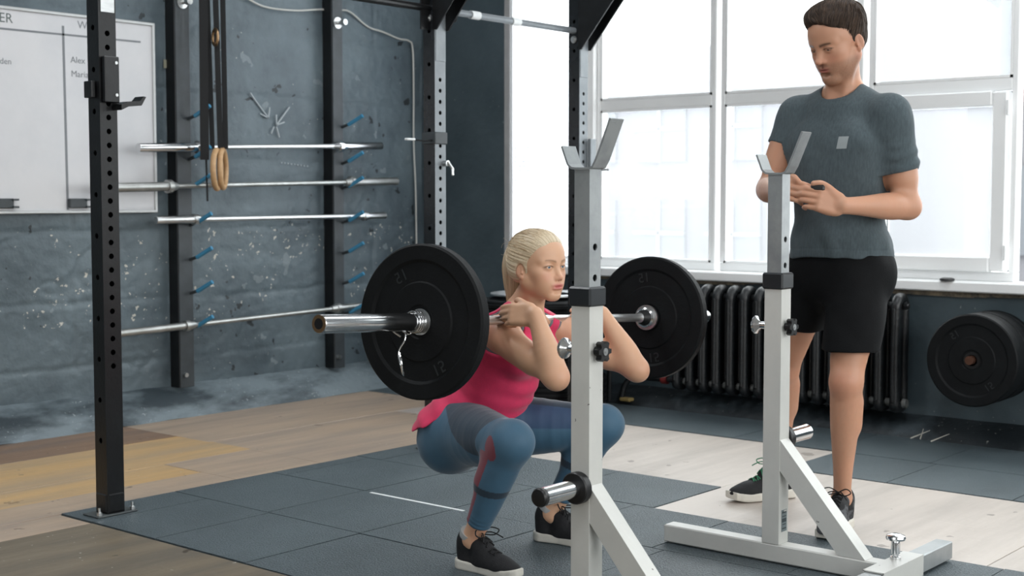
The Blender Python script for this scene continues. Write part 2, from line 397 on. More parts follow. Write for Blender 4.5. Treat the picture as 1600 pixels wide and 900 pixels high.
# ---- wall A: relief of coarse blocks under thick paint
def relief_wall(name, x0, x1, z0, z1, fn, m, step=.012):
    nx = int((x1 - x0) / step) + 1; nz = int((z1 - z0) / step) + 1
    X, Z = np.meshgrid(np.linspace(x0, x1, nx), np.linspace(z0, z1, nz), indexing='ij')
    h = fn(X.ravel(), Z.ravel())
    V = np.stack([X.ravel(), WA - h, Z.ravel()], 1)
    i = np.arange(nx * nz).reshape(nx, nz)
    F = np.stack([i[:-1, :-1], i[1:, :-1], i[1:, 1:], i[:-1, 1:]], -1).reshape(-1, 4)
    return V, F
def wall_h(x, z):
    P = np.stack([x, z, 0 * x], 1)
    wz = z + .012 * vnoise(P * 2.1 + 5) + .007 * vnoise(P * 9)
    courses = np.array([.30, .63, 1.0, 1.38, 1.75, 2.12, 2.5, 2.9])
    idx = np.searchsorted(courses, wz); idx = np.clip(idx, 0, len(courses) - 1)
    dz = np.min(np.abs(wz[:, None] - courses[None]), 1)
    wx = x + .03 * vnoise(P * 2.7 + 31) + (idx % 2) * .43
    dx = np.abs((wx / .86) % 1 - .5) * .86; dx = .43 - dx
    fade = np.clip(.55 + .7 * vnoise(P * 1.3 + 17), 0, 1)
    g = np.exp(-(dz / .012) ** 2) * .008 + np.exp(-(np.abs(dx) / .010) ** 2) * .007
    per = _T[(idx * 7) % 64, (np.floor(wx / .86).astype(int) * 3) % 64, 5] * .004
    plaster = .008 * fbm(P * 3.2, 6) + .003 * fbm(P * 22, 3)
    crack = np.abs(vnoise(P * 1.7 + 50) + .35 * vnoise(P * 7 + 9))
    c = np.exp(-(crack / .025) ** 2) * .009 * np.clip(2 * vnoise(P * 1.1 + 77), 0, 1)
    return plaster + per - g * fade - c
V, F = relief_wall('wall_left', 1.0, 6.47, 0.0, 3.0, wall_h, None, .013)
me = bpy.data.meshes.new('wall_left'); me.from_pydata(V.tolist(), [], F.tolist()); me.materials.append(M['wallA']); me.shade_smooth()
wallL = bpy.data.objects.new('wall_left', me); COL.objects.link(wallL); ALL.append(wallL); tag(wallL, kind='structure')
mbw = MB(); mbw.box((2.1, WA + .06, 1.75), (9.2, .08, 3.7)); st(mbw, 'wall_left_core', M['wallA'])
# kerb at the foot of wall A, sloping to the floor (long segments)
def kerb(name, pts, along, a0, a1, m, jit=.004):
    n = max(2, int((a1 - a0) / .04)); V = []; F = []
    for i in range(n + 1):
        a = a0 + (a1 - a0) * i / n
        for j in range(9):
            t = j / 8; d = pts[0][0] + (pts[1][0] - pts[0][0]) * t; z = pts[0][1] + (pts[1][1] - pts[0][1]) * t
            bul = .012 * math.sin(math.pi * t); nz = float(vnoise(np.array([[a * 6, t * 3, d]]))[0]) * jit
            p = (a, d - bul, z + bul + nz) if along == 'x' else (d - bul, a, z + bul + nz)
            V.append(p)
    for i in range(n):
        for j in range(8):
            q = (i * 9 + j, (i + 1) * 9 + j, (i + 1) * 9 + j + 1, i * 9 + j + 1); F.append(q if along == 'x' else q[::-1])
    mb = MB(); mb.add(V, F); return tag(mb.build(name, m), kind='structure')
kerb('baseboard_left', ((5.985, -.004), (6.205, .148)), 'x', -2.4, 6.42, M['skirt'])
kerb('baseboard_back', ((6.285, -.004), (6.455, .095)), 'y', -3.0, 6.2, M['skirtB'])
# ---- wall B with the window band
SZ0, SZ1 = .715, .765
WT = 3.25
mb = MB()
mb.box((WB + .15, 1.6, SZ0 / 2), (.3, 9.3, SZ0)); mb.box((WB + .15, 1.6, (WT + 3.6) / 2), (.3, 9.3, 3.6 - WT)); mb.box((WB + .15, (5.50 + 6.25) / 2, (SZ0 + WT) / 2), (.3, .75, WT - SZ0))
mb.box((WB + .15, -1.65, (SZ0 + WT) / 2), (.3, 2.72, WT - SZ0))
st(mb, 'wall_back', M['wallB'])
st(MB().box((WB + .155, 5.480, (SZ1 + WT) / 2), (.3, .040, WT - SZ1)), 'trim_1', M['jamb'])
mb = MB()
nn = 60
for i in range(nn):
    y = 4.95 - i * .06; hh = .018 + .014 * float(vnoise(np.array([[y * 7, 1.5, 2.2]]))[0]); mb.box((WB - .006, y, SZ0 - hh / 2 - .002), (.02 + .006 * random.random(), .062, hh))
st(mb, 'trim_2', M['plaster_raw'])
st(MB().box((WB + .04, 1.2, (SZ0 + SZ1) / 2), (.20, 8.5, SZ1 - SZ0), bev=.006), 'windowsill', M['white_pvc'])
# window band: fixed frames, mullions, glass, casement
FX = WB + .10     # frame plane
def wbox(name, y0, y1, z0, z1, m, parent, d=.07, x=FX, bev=.004):
    mb = MB(); mb.box((x, (y0 + y1) / 2, (z0 + z1) / 2), (d, abs(y1 - y0), abs(z1 - z0)), bev=bev); return mb.build(name, m, parent, smooth=False)
def window(n, y0, y1, tr, casement=False, pane='glass', fw=.028):
    # y0 > y1 ; outer members
    r = wbox('window_%d' % n, y0, y1, SZ1, SZ1 + .045, M['white_pvc'], None); tag(r, kind='structure')
    wbox('window_frame', y0, y0 - fw, SZ1 + .045, WT, M['white_pvc'], r); wbox('window_frame', y1 + fw, y1, SZ1 + .045, WT, M['white_pvc'], r)
    wbox('window_frame', y0 - fw, y1 + fw, WT - .06, WT, M['white_pvc'], r)
    if tr: wbox('transom', y0 - fw, y1 + fw, tr - .032, tr + .028, M['white_pvc'], r)
    zs = [(SZ1 + .045, (tr - .032) if tr else WT - .06)] + ([(tr + .028, WT - .06)] if tr else [])
    for k, (a, b) in enumerate(zs):
        if casement and k == 0:
            Y0, Y1 = y0 - fw - .008, y1 + fw + .008; s = .075
            c = MB(); xx = FX - .035
            c.box((xx, Y0 - s / 2, (a + b) / 2), (.07, s, b - a - .01), bev=.008); c.box((xx, Y1 + s / 2, (a + b) / 2), (.07, s, b - a - .01), bev=.008)
            c.box((xx, (Y0 + Y1) / 2, a + s / 2), (.07, Y0 - Y1 - 2 * s, s), bev=.008); c.box((xx, (Y0 + Y1) / 2, b - s / 2), (.07, Y0 - Y1 - 2 * s, s), bev=.008)
            sash = c.build('sash', M['white_pvc'], r, smooth=False)
            wbox('seal', Y0 - s, Y0 - s - .004, a + s, b - s, M['seal'], sash, d=.01, x=FX - .03)
            wbox('pane', Y0 - s, Y1 + s, a + s, b - s, M[pane], sash, d=.006, x=FX - .02, bev=0)
            for hz in (a + .06, b - .12): MB().cyl((xx - .042, Y1 - .006, hz), (xx - .042, Y1 - .006, hz + .07), .008, 10).build('hinge', M['white_pvc'], r)
        else:
            i = 1
            bead = MB(); g = .012
            bead.box((FX - .03, y0 - fw - g / 2, (a + b) / 2), (.012, g, b - a)); bead.box((FX - .03, y1 + fw + g / 2, (a + b) / 2), (.012, g, b - a)); bead.box((FX - .03, (y0 + y1) / 2, a + g / 2), (.012, y0 - y1 - 2 * fw, g)); bead.box((FX - .03, (y0 + y1) / 2, b - g / 2), (.012, y0 - y1 - 2 * fw, g))
            bead.build('bead', M['white_pvc'], r, smooth=False)
            wbox('pane', y0 - fw, y1 + fw, a, b, M[pane], r, d=.006, x=FX, bev=0)
    return r
TRZ = 1.71
FX = WB + .045
window(1, 5.458, 4.90, None, pane='frost', fw=.008)
FX = WB + .10
st(MB().box((FX, 4.868, (SZ1 + WT) / 2), (.13, .062, WT - SZ1), bev=.006), 'trim_3', M['white_pvc'])
window(2, 4.835, 4.02, TRZ); window(3, 3.99, 3.15, TRZ); window(4, 3.12, 2.36, TRZ, casement=True)
window(5, 2.31, 1.47, TRZ); window(6, 1.44, .60, TRZ); window(7, .57, -.27, TRZ)
# handwritten sheet taped inside the frosted window
FX -= .055
o = empty('paper_notice', (FX - .04, 5.33, 1.28), 'white sheet of paper with faint handwriting taped to the bright narrow window', 'paper')
MB().box((FX - .0395, 5.33, 1.36), (.0012, .20, .30), bev=0).build('sheet', glass('thin_paper', .9), o, smooth=False)
mb = MB(); random.seed(3)
for i in range(9):
    for k in range(5):
        if random.random() < .8: mb.box((FX - .0405, 5.41 - k * .034, 1.475 - i * .028), (.0006, random.uniform(.012, .028), .006))
tag(mb.build('handwriting', M['marker'], o, smooth=False), kind='stuff')
FX += .055
# remaining shell
st(MB().box((2.1, 1.5, 3.65), (9.4, 9.8, .1)), 'ceiling', M['ceiling'])
st(MB().box((-2.5, 1.5, 1.8), (.1, 9.6, 3.7)), 'wall_left_rear', M['white_wall'])
mb = MB(); mb.box((2.1, -3.1, .4), (9.2, .12, .8)); mb.box((2.1, -3.1, 3.45), (9.2, .12, .35)); mb.box((-1.6, -3.1, 1.9), (1.8, .12, 3.4))
st(mb, 'wall_front', M['white_wall'])
# ---- outside: street and a pale building across it
def bld():
    gr = st(MB().box((26, 2, -1.2), (38, 70, .1)), 'ground', mat('snowy_ground', (.62, .64, .68), .8, col2=(.5, .5, .52), nscale=.4))
    m1 = mat('lavender_render', (.098, .096, .110), .8, col2=(.088, .087, .096), nscale=.5); m2 = mat('window_void', (.080, .088, .098), .5); m3 = mat('pink_brick', (.125, .088, .086), .8)
    b = empty('building', (24, 12, -1.2), 'pale grey building with rows of windows faint beyond the left window panes', 'building')
    MB().box((24, 14.2, 1.35), (6, 8.6, 5.1)).build('wall', m1, b, smooth=False)
    for i in range(5):
        for k in range(2):
            f = MB(); y = 17.2 - i * 1.55; z = .55 + k * 1.9
            f.box((20.97, y, z), (.08, 1.1, 1.2)); w_ = f.build('window', m2, b, smooth=False)
            g = MB(); g.box((20.9, y, z), (.04, .06, 1.2)); g.box((20.9, y, z), (.04, 1.1, .06)); g.build('glazing_bar', mat('bar_paint', (.2, .2, .2), .6) if 'bar_paint' not in bpy.data.materials else bpy.data.materials['bar_paint'], w_, smooth=False)
    c = empty('building', (20, 5, -1.2), 'pale pinkish low building faint beyond the opening window sash', 'building')
    MB().box((22, 6.2, .7), (4, 3.6, 3.8)).build('wall', mat('pale_render', (.112, .112, .120), .8), c, smooth=False)
    MB().box((21.9, 6.2, 3.0), (4.4, 3.8, .9)).build('roof', m3, c, smooth=False)
    for i in range(2):
        MB().box((19.96, 7.2 - i * 1.9, 1.0), (.08, .8, 1.3)).build('window', m2, c, smooth=False)
    q = empty('street_lamp', (14, 5.0, -1.2), 'tall grey utility pole with a bracket faint outside behind the man', 'pole')
    MB().cyl((14, 5.15, -1.2), (14, 5.15, 6), .13, 14).build('pole', M['dark_grey'], q); MB().tube([(14, 5.15, 3.1), (14, 5.8, 3.6)], .09, 10).build('bracket', M['dark_grey'], q)
bld()
# ================================================================ fixtures on wall A
Xv, Yv, Zv = Vector((1, 0, 0)), Vector((0, 1, 0)), Vector((0, 0, 1))
# ---- whiteboard
wbd = empty('whiteboard', (3.45, 6.17, 1.09), 'large white magnetic board with a grey frame and marker notes on the dark wall', 'whiteboard')
MB().box(((2.3 + 4.37) / 2, 6.172, 1.59), (2.07, .018, 1.0)).build('panel', M['board'], wbd, smooth=False)
mb = MB()
for zc in (1.097, 2.083): mb.box(((2.3 + 4.37) / 2, 6.162, zc), (2.07, .016, .016), bev=.003)
for xc in (2.308, 4.362): mb.box((xc, 6.1615, 1.59), (.016, .016, 1.0), bev=.003)
mb.build('frame', M['board_frame'], wbd, smooth=False)
for xc, nm in ((3.50, 'eraser_clip'), (3.905, 'eraser_clip')):
    mb = MB(); mb.box((xc - .02, 6.15, 1.14), (.10, .022, .048), bev=.004); mb.box((xc + .035, 6.142, 1.158), (.03, .03, .010)); mb.box((xc + .035, 6.142, 1.122), (.03, .03, .010)); mb.build(nm, M['dark_grey'], wbd, smooth=False)
mb = MB(); yb = 6.1622
def stroke(p, q, wd=.010):
    p = Vector((p[0], yb, p[1])); q = Vector((q[0], yb, q[1])); d = (q - p); L = d.length; R = Matrix.Rotation(-math.atan2(d.z, d.x), 3, 'Y')
    mb.box((p + q) / 2, (L, .0006, wd), R=R)
stroke((2.4, 1.975), (4.285, 1.985), .010); stroke((3.83, 2.026), (3.836, 1.107), .013)
mb.build('ruled_line', M['marker'], wbd, smooth=False)
WB4 = lambda x, z: frame3((x, yb, z), Xv, Zv, -Yv)
for s_, x, z, sz, mm in (('OVER', 3.475, 2.032, .066, 'marker_dark'), ('W', 3.94, 2.038, .055, 'marker'), ('hidden', 3.49, 1.825, .042, 'marker'), ('squats', 3.40, 1.71, .042, 'marker'), ('rowed', 3.40, 1.60, .042, 'marker'),
                         ('Alex', 3.91, 1.86, .045, 'marker'), ('Maria', 3.92, 1.79, .045, 'marker')):
    text_mesh('marker_writing', s_, sz, WB4(x, z), M[mm], wbd, .0003)
# ---- storage posts with blue sleeved hooks
def wall_post(x, lab, wdt=.092):
    r = empty('storage_post', (x, 6.17, .14), lab, 'wall post', 'steel storage posts on the dark wall')
    MB().box((x, 6.106, 1.55), (wdt, .012, 2.82), bev=.003).build('post', M['dark_grey'], r, smooth=False)
    MB().box((x - wdt / 2 + .004, 6.150, 1.55), (.010, .080, 2.82), bev=.002).build('web', M['black'], r, smooth=False)  # black side plate: the shade on the post's side put into colour
    mb = MB(); mb.cyl((x - .02, 6.10, .21), (x - .02, 6.08, .21), .012, 10); mb.build('bolt', M['steel'], r)
    mb = MB(); mb.lathe([(0, .034), (.006, .034), (.008, .012), (.05, .012)], (x - .0, 6.10, 2.210), (0, -1, 0), 20); mb.cyl((x - .0, 6.06, 2.210), (x - .0, 6.03, 2.210), .018, 12); mb.build('eye_bolt', M['steel'], r)
    for z in (1.603, 1.385, 1.236, 1.030, .845, .662, .475):
        h = MB(); h.cyl((x + .030, 6.10, z - .01), (x + .030, 6.04, z + .005), .009, 10); 
        hk = h.build('hook', M['dark_grey'], r)
        MB().cyl((x + .030, 6.045, z + .002), (x + .062, 5.955, z + .055), .0115, 12).build('sleeve', M['blue'], hk)
    return r
wall_post(4.506, 'tall grey steel storage post between the white board and the rings'); wall_post(5.625, 'tall grey steel storage post right of the hanging rings', .080)
# ---- barbells lying on the hooks
def barbell(p0, p1, s0, s1, m, lab, grp='barbells stored on the wall hooks', collar=.030, rs=.0245, rb=.0135, loc=None):
    p0 = Vector(p0); p1 = Vector(p1); d = (p1 - p0).normalized(); L = (p1 - p0).length
    r = empty('barbell', tuple((p0 + p1) / 2), lab, 'barbell', grp)
    MB().tube([p0 + d * s0, p1 - d * s1], rb, 16).build('shaft', M['shaft'] if m != 'old_steel' else M['old_steel'], r)
    for a, dd, s in ((p0, d, s0), (p1, -d, s1)):
        MB().lathe([(0, rs * .55), (0, rs * .96), (.004, rs), (s - .03, rs), (s - .03, collar + .006), (s - .004, collar + .006), (s, collar), (s + .035, rb * 1.35)], a, dd, 28).build('sleeve', M[m], r)
    return r
barbell((4.178, 6.045, 1.426), (5.925, 6.045, 1.488), .40, .36, 'chrome', 'shiny chrome barbell, topmost on the wall hooks')
barbell((3.905, 6.045, 1.216), (6.06, 6.045, 1.273), .475, .40, 'old_steel', 'dull steel barbell, second from the top on the wall hooks')
barbell((4.277, 6.045, 1.051), (5.955, 6.045, 1.06), .27, .19, 'steel', 'steel barbell with a green end cap, third down on the wall hooks', rs=.021, collar=.024)
barbell((3.96, 6.045, .470), (5.90, 6.045, .518), .52, .36, 'old_steel', 'dull steel barbell, lowest on the wall hooks', rs=.020, collar=.024)
# ---- cable along wall
pts = [(4.95, 2.32), (5.12, 2.262), (5.35, 2.262), (5.55, 2.288), (5.70, 2.30), (5.80, 2.30), (5.95, 2.225), (6.08, 2.205), (6.22, 2.175), (6.31, 2.17), (6.345, 2.12), (6.352, 1.85), (6.35, 1.55), (6.365, 1.25), (6.37, 1.0), (6.372, .80)]
def catmull(P, n=6):
    P = [Vector(p) for p in P]; out = []
    for i in range(len(P) - 1):
        a, b, c, d = P[max(i - 1, 0)], P[i], P[i + 1], P[min(i + 2, len(P) - 1)]
        for k in range(n):
            t = k / n; out.append(.5 * ((2 * b) + (c - a) * t + (2 * a - 5 * b + 4 * c - d) * t * t + (3 * b - a - 3 * c + d) * t ** 3))
    out.append(P[-1]); return out
tag(MB().tube(catmull([(a, 6.178, b) for a, b in pts]), .0055, 8).build('cable', M['cable'], None), 'thin white cable sagging along the top of the dark wall and down its corner', 'cable')
# small paper scrap on wall
tag(MB().box((4.47, 6.183, 1.885), (.055, .004, .045)).build('tape_scrap', mat('old_tape', hexc(150, 148, 130), .8), None, smooth=False), 'torn beige tape scrap on the dark wall left of the first storage post', 'tape')
# chalk doodles and paint drips on the wall
mb = MB()
def cst(p, q, wd=.010):
    p = Vector((p[0], 6.187, p[1])); q = Vector((q[0], 6.187, q[1])); d = q - p; mb.box((p + q) / 2, (d.length, .006, wd), R=Matrix.Rotation(-math.atan2(d.z, d.x), 3, 'Y'))
for a, b in (((5.03, 1.765), (5.07, 1.72)), ((5.07, 1.72), (5.16, 1.63)), ((5.16, 1.63), (5.10, 1.65)), ((5.16, 1.63), (5.17, 1.69)), ((5.32, 1.70), (5.22, 1.59)), ((5.22, 1.59), (5.22, 1.65)), ((5.22, 1.59), (5.28, 1.61)), ((5.20, 1.58), (5.18, 1.54)), ((5.22, 1.58), (5.24, 1.52))): cst(a, b, .007)
for k in range(9): cst((5.25 + k * .025, 1.375 - k * .002), (5.258 + k * .025, 1.372 - k * .002), .008)
mb.build('chalk_marks', mat('faint_chalk', hexc(168, 176, 180), .9), wallL, smooth=False)
# ---- gym rings
rg = empty('gym_rings', (4.62, 5.85, 2.5), 'pair of wooden gymnastic rings hanging on black straps before the dark wall', 'gym rings')
def strap(p, q, wd, nm='strap', par=rg):
    p = Vector(p); q = Vector(q); d = q - p; R = Matrix(((math.cos(-.66), -math.sin(-.66), 0), (math.sin(-.66), math.cos(-.66), 0), (0, 0, 1)))
    mb = MB(); u = R @ Xv; n = R @ Yv
    V = [p - u * wd / 2 - n * .0015, p + u * wd / 2 - n * .0015, q + u * wd / 2 - n * .0015, q - u * wd / 2 - n * .0015, p - u * wd / 2 + n * .0015, p + u * wd / 2 + n * .0015, q + u * wd / 2 + n * .0015, q - u * wd / 2 + n * .0015]
    mb.add(V, [(0, 1, 2, 3), (5, 4, 7, 6), (1, 5, 6, 2), (4, 0, 3, 7), (3, 2, 6, 7), (4, 5, 1, 0)])
    return mb.build(nm, M['strap'], par, smooth=False)
strap((4.535, 5.95, 2.7), (4.525, 5.95, 1.37), .046); strap((4.56, 5.97, 2.7), (4.545, 5.97, 1.63), .040)
strap((4.60, 5.95, 2.7), (4.63, 5.95, 1.43), .030); strap((4.545, 5.97, 1.63), (4.555, 5.97, 1.15), .010); strap((4.655, 5.95, 2.7), (4.665, 5.95, 1.43), .028); strap((4.57, 5.98, 2.7), (4.60, 5.98, 1.43), .026)
def ring(c, rr, r, m, parent, name, az, seg=40):
    az = math.radians(az); n = Vector((math.cos(az), math.sin(az), 0)); u = Vector((-n.y, n.x, 0))
    pts = [Vector(c) + (u * math.cos(a) + Zv * math.sin(a)) * rr for a in [2 * math.pi * k / seg for k in range(seg)]]
    return MB().tube(pts, r, 12, closed=True).build(name, m, parent)
ring((4.605, 5.95, 1.32), .102, .0155, M['ring_wood'], rg, 'wooden_ring', 131); ring((4.66, 5.97, 1.325), .102, .0155, M['ring_wood'], rg, 'wooden_ring', 133)
ring((4.59, 5.93, 2.02), .042, .008, M['bronze'], rg, 'carabiner', 160, 24)

# ================================================================ power rack
def rack():
    r = empty('power_rack', (4.6, 4.35, 0), 'tall black perforated steel power rack with pull-up bars behind the squatting woman', 'power rack')
    PH = 3.2
    F1 = {'-y': (.050, .545, 2.02), '-x': (.1, .25, 3.0)}
    posts = ((2.86, 4.352), (4.612, 4.352), (5.70, 4.352))
    for i, (x, y) in enumerate(posts):
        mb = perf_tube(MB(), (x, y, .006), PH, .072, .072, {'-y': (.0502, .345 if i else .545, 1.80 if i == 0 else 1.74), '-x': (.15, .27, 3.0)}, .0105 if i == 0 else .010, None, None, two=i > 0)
        p = mb.build('upright', M['black'] if i == 0 else [M['rack_grey'], M['rack_pale']], r, angle=.5)  # pale room-facing side: window reflection painted onto the black far posts
        b = MB(); b.box((x, y, .045), (.082, .082, .085), bev=.012)
        b.build('foot_sleeve', M['black'], p, smooth=False)
        pl = MB(); pl.box((x, y - .0, .004), (.17, .10, .006), bev=.002); pl.build('base_plate', M['base_pl'], p, smooth=False)
        for sx in (-.07, .07): MB().lathe([(0, .010), (.012, .010), (.012, .005), (.028, .005)], (x + sx, y - .035, .008), Zv, 8).build('anchor_bolt', M['steel'], p)
    # pale wrap plates on the room side of the posts, near the top
    MB().box((2.862, 4.315, 2.10), (.056, .004, .54), bev=.001).build('splice_plate', M['steel'], r, smooth=False)
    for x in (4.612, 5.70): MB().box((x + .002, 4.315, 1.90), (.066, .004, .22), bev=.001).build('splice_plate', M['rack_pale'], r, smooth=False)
    # pull-up bars
    MB().cyl((2.9, 4.352, 2.03), (4.58, 4.352, 2.03), .017, 16).build('pull_up_bar', M['black'], r)
    b = MB().cyl((4.64, 4.352, 2.03), (5.67, 4.352, 2.03), .0165, 16).build('pull_up_bar', M['rack_pale'], r)
    for x in (4.86, 5.16): MB().cyl((x, 4.352, 2.03), (x + .06, 4.352, 2.03), .020, 16).build('tape_band', M['tape_white'], b)
    MB().box((4.725, 4.352, 2.03), (.07, .05, .09), bev=.01, R=Matrix.Rotation(.3, 3, 'Y')).build('black_wrap', M['strap'], b, smooth=False)
    # beams towards the room and their gussets
    for x in (4.612, 5.70):
        MB().box((x, 3.3, 2.52), (.07, 2.1, .07), bev=.004).build('cross_beam', M['black'], r, smooth=False)
        g = MB(); g.prism([(0, 0), (.02, -.0), (.50, .56), (0, .56)], (x - .036, 4.32, 1.93), (0, -1, 0), Zv, (-1, 0, 0), .008)
        g.prism([(0, 0), (.02, -.0), (.50, .56), (0, .56)], (x + .044, 4.32, 1.93), (0, -1, 0), Zv, (-1, 0, 0), .008); g.build('gusset', M['black'], r, smooth=False)
        g = MB(); g.prism([(0, 0), (.06, 0), (.06, .6), (-.25, .6)], (x - .036, 4.35, 1.93), (-1, 0, 0), Zv, (0, -1, 0), .008) if x < 5 else None
        if g: g.build('gusset', M['black'], r, smooth=False)
        MB().lathe([(0, .019), (.004, .019), (.006, .011), (.014, .011)], (x - .037, 4.352 - .0, 1.985), (-1, 0, 0), 18).build('bolt', M['steel'], r)
    MB().box((4.612, 4.352, 2.52), (.074, .074, .074)).build('beam_joint', M['black'], r, smooth=False)
    MB().box((3.75, 4.352, 2.75), (1.75, .07, .07), bev=.004).build('top_beam', M['black'], r, smooth=False); MB().box((5.15, 4.352, 2.75), (1.1, .07, .07), bev=.004).build('top_beam', M['black'], r, smooth=False)
    # sleeve band and lever on the middle post
    MB().box((4.612, 4.352, 1.44), (.084, .086, .055), bev=.003).build('clamp_band', M['dark_grey'], r, smooth=False)
    mb = MB(); mb.cyl((4.635, 4.318, 1.325), (4.635, 4.29, 1.325), .014, 12); mb.tube([(4.635, 4.29, 1.33), (4.65, 4.275, 1.30), (4.64, 4.265, 1.27)], .006, 8); mb.build('pop_pin', M['steel'], r)
    mb = MB(); mb.tube([(4.572, 4.33, 1.43), (4.52, 4.34, 1.425), (4.455, 4.34, 1.429)], .004, 6); w_ = mb.build('tether', M['plastic'], r); MB().box((4.438, 4.34, 1.430), (.055, .02, .010), bev=.003).build('tether_tag', M['tape_white'], w_, smooth=False)
    return r
M['rack_grey'] = mat('scuffed_glossy_black_paint', hexc(24, 27, 30), .24, col2=hexc(44, 48, 52), nscale=11, namt=.5)
M['rack_pale'] = mat('pale_steel_painted_sheen', hexc(132, 138, 142), .42, .15, col2=hexc(108, 114, 119), nscale=9, namt=.6)  # pale steel; on the far uprights it paints in the window's sheen
M['base_pl'] = mat('scuffed_grey_plate', hexc(72, 78, 80), .6, .1, col2=hexc(96, 100, 98), nscale=12, namt=.6)
rack()
# hook on left upright
def jcup(c, lab, s=1, flip=1):
    x, y, z = c
    r = empty('bar_hook', c, lab, 'bar hook', None)
    mb = MB(); mb.box((x + .002, y - .050, z + .035), (.060, .022, .165), bev=.003); pl = mb.build('face_plate', M['black'], r, smooth=False)
    for dz in (.095, -.02): MB().lathe([(0, .006), (.003, .006)], (x + .018, y - .061, z + dz), (0, -1, 0), 10).build('screw', M['steel'], pl)
    mb = MB(); mb.prism([(0, 0), (.03, .014), (.085, .02), (.105, .052), (.095, .054), (.078, .036), (.03, .032), (0, .02)], (x + .015, y - .040, z - .075), (1, 0, 0), Zv, (0, -1, 0), .055); mb.build('lip', M['black'], r, smooth=False)
    mb = MB(); mb.box((x - .047, y + .01, z - .0), (.016, .05, .06), bev=.002); mb.build('back_lug', M['black'], r, smooth=False)
    return r
jcup((2.86, 4.352, 1.555), 'black bar hook clipped on the leftmost perforated post in front of the white board')
r = empty('bar_hook', (5.70, 4.30, 1.42), 'grey bar hook on the far post behind the nearer squat stand fork', 'bar hook')
MB().box((5.745, 4.295, 1.40), (.050, .020, .15), bev=.003).build('face_plate', M['rack_pale'], r, smooth=False)
MB().box((5.79, 4.27, 1.315), (.08, .05, .012), bev=.003).build('lip', M['black'], r, smooth=False)

# ================================================================ bumper plates
def plate_mesh(R, th, name='bumper_plate', num='15', R0=.0265):
    """built round the x axis, outer face at x=0, thickness towards +x"""
    mb = MB(); c = .006
    mb.lathe([(.006, R0), (.006, .045), (.002, .05), (.002, R * .50), (.0065, R * .52), (.0065, R * .76), (.002, R * .785), (0, R * .80), (0, R - c), (c, R), (th - c, R), (th, R - c), (th, R * .80), (th - .002, R * .785), (th - .0065, R * .76), (th - .0065, R * .52), (th - .002, R * .50), (th - .002, .05), (th - .006, .045), (th - .006, R0), (.006, R0)], (0, 0, 0), (1, 0, 0), 72, cap=False)
    return mb
def make_plate(name, c, ax, R, th, lab, group=None, num=True, spin=0, hub='steel', cat='weight plate'):
    ax = Vector(ax).normalized(); u = Vector((0, 0, 1)); u = (u - ax * u.dot(ax)).normalized(); v = ax.cross(u)
    m4 = frame3(c, ax, v, u)
    r = empty(name, c, lab, cat, group)
    mb = plate_mesh(R, th); mb.v = [tuple(m4 @ Vector(p)) for p in mb.v]
    body = mb.build('disc', M['rubber'], r, angle=.35)
    mb = MB(); mb.lathe([(.0045, .0256), (.0045, .038), (th - .0045, .038), (th - .0045, .0256), (.0045, .0256)], (0, 0, 0), (1, 0, 0), 32, cap=False); mb.v = [tuple(m4 @ Vector(p)) for p in mb.v]
    mb.build('hub', M[hub], r, angle=.4)
    if num:
        for side, xx in ((-1, .0062), (1, th - .0062)):
            for k in range(2):
                a = spin + math.pi * k + .0
                cc = Vector((xx, math.cos(a) * R * .65 * side * -1, math.sin(a) * R * .65))
                up = Vector((0, cc.y, cc.z)).normalized(); nx = Vector((side, 0, 0)); rt = up.cross(nx)
                text_mesh('embossed_number', '15', R * .22, m4 @ frame3(cc, rt, up, nx), M['rubber_mark'], body, .0012)
    return r
BA = Vector((2.790, 2.698, .811)); BD = Vector((.9935, .0955, -.0615)).normalized()   # main bar: a point at the near plate and its direction
RP = .2235
make_plate('bumper_plate', BA, BD, RP, .040, 'large black bumper plate on the near end of the woman\'s barbell', 'plates on the lifted barbell', spin=2.1)
make_plate('bumper_plate', BA + BD * (1.345), BD, RP, .040, 'large black bumper plate on the far end of the woman\'s barbell, behind the stand', 'plates on the lifted barbell', spin=1.75)
mb = barbell(BA - BD * .415, BA + BD * 1.345 + BD * .465, .415 + .062 + .03, .465 + .03, 'chrome', 'loaded chrome barbell resting on the squatting woman\'s shoulders', grp='', collar=.030, rs=.0255, rb=.0142)
if 'group' in mb: del mb['group']
MB().lathe([(-.001, .012), (-.001, .0235), (.004, .0235), (.004, .012)], BA - BD * .415, BD, 28, cap=False).build('end_ring', M['bronze'], mb)
MB().lathe([(-.0022, .0005), (-.0022, .0145), (.002, .0145)], BA - BD * .4145, BD, 20).build('end_cap', M['plastic'], mb)
MB().lathe([(0, .046), (.008, .046), (.012, .040), (.014, .02)], BA + BD * 1.330, BD, 32).build('collar_flange', M['steel'], mb)
# spring clip
cl = empty('spring_collar', tuple(BA - BD * .02), 'wire spring collar clipped on the sleeve against the near bumper plate', 'collar')
uu = (Zv - BD * Zv.dot(BD)).normalized(); vv = BD.cross(uu)
pts = []
for k in range(60):
    a = -.9 + 2 * math.pi * 2.45 * k / 59; pts.append(BA - BD * (.030 - .0002 * k * 2.2 + .0) + (uu * math.sin(a) + vv * math.cos(a)) * .0305)
MB().tube(pts, .0027, 8).build('coil', M['chrome'], cl)
def handle(p0, dirs):
    P = [Vector(p0)]
    for d in dirs: P.append(P[-1] + BD * d[0] + vv * d[1] + uu * d[2])
    MB().tube(catmull(P, 5), .0027, 8).build('handle', M['chrome'], cl)
e0 = BA - BD * .012 + (uu * -.026 - vv * .012); e1 = BA - BD * .03 + (uu * -.022 - vv * .022)
sgn = -1
handle(e0, [(-.010, -.008, -.010), (-.012, -.030, .022), (-.014, -.022, .022), (-.022, .008, -.008), (.002, .026, -.026), (.014, .018, -.016)])
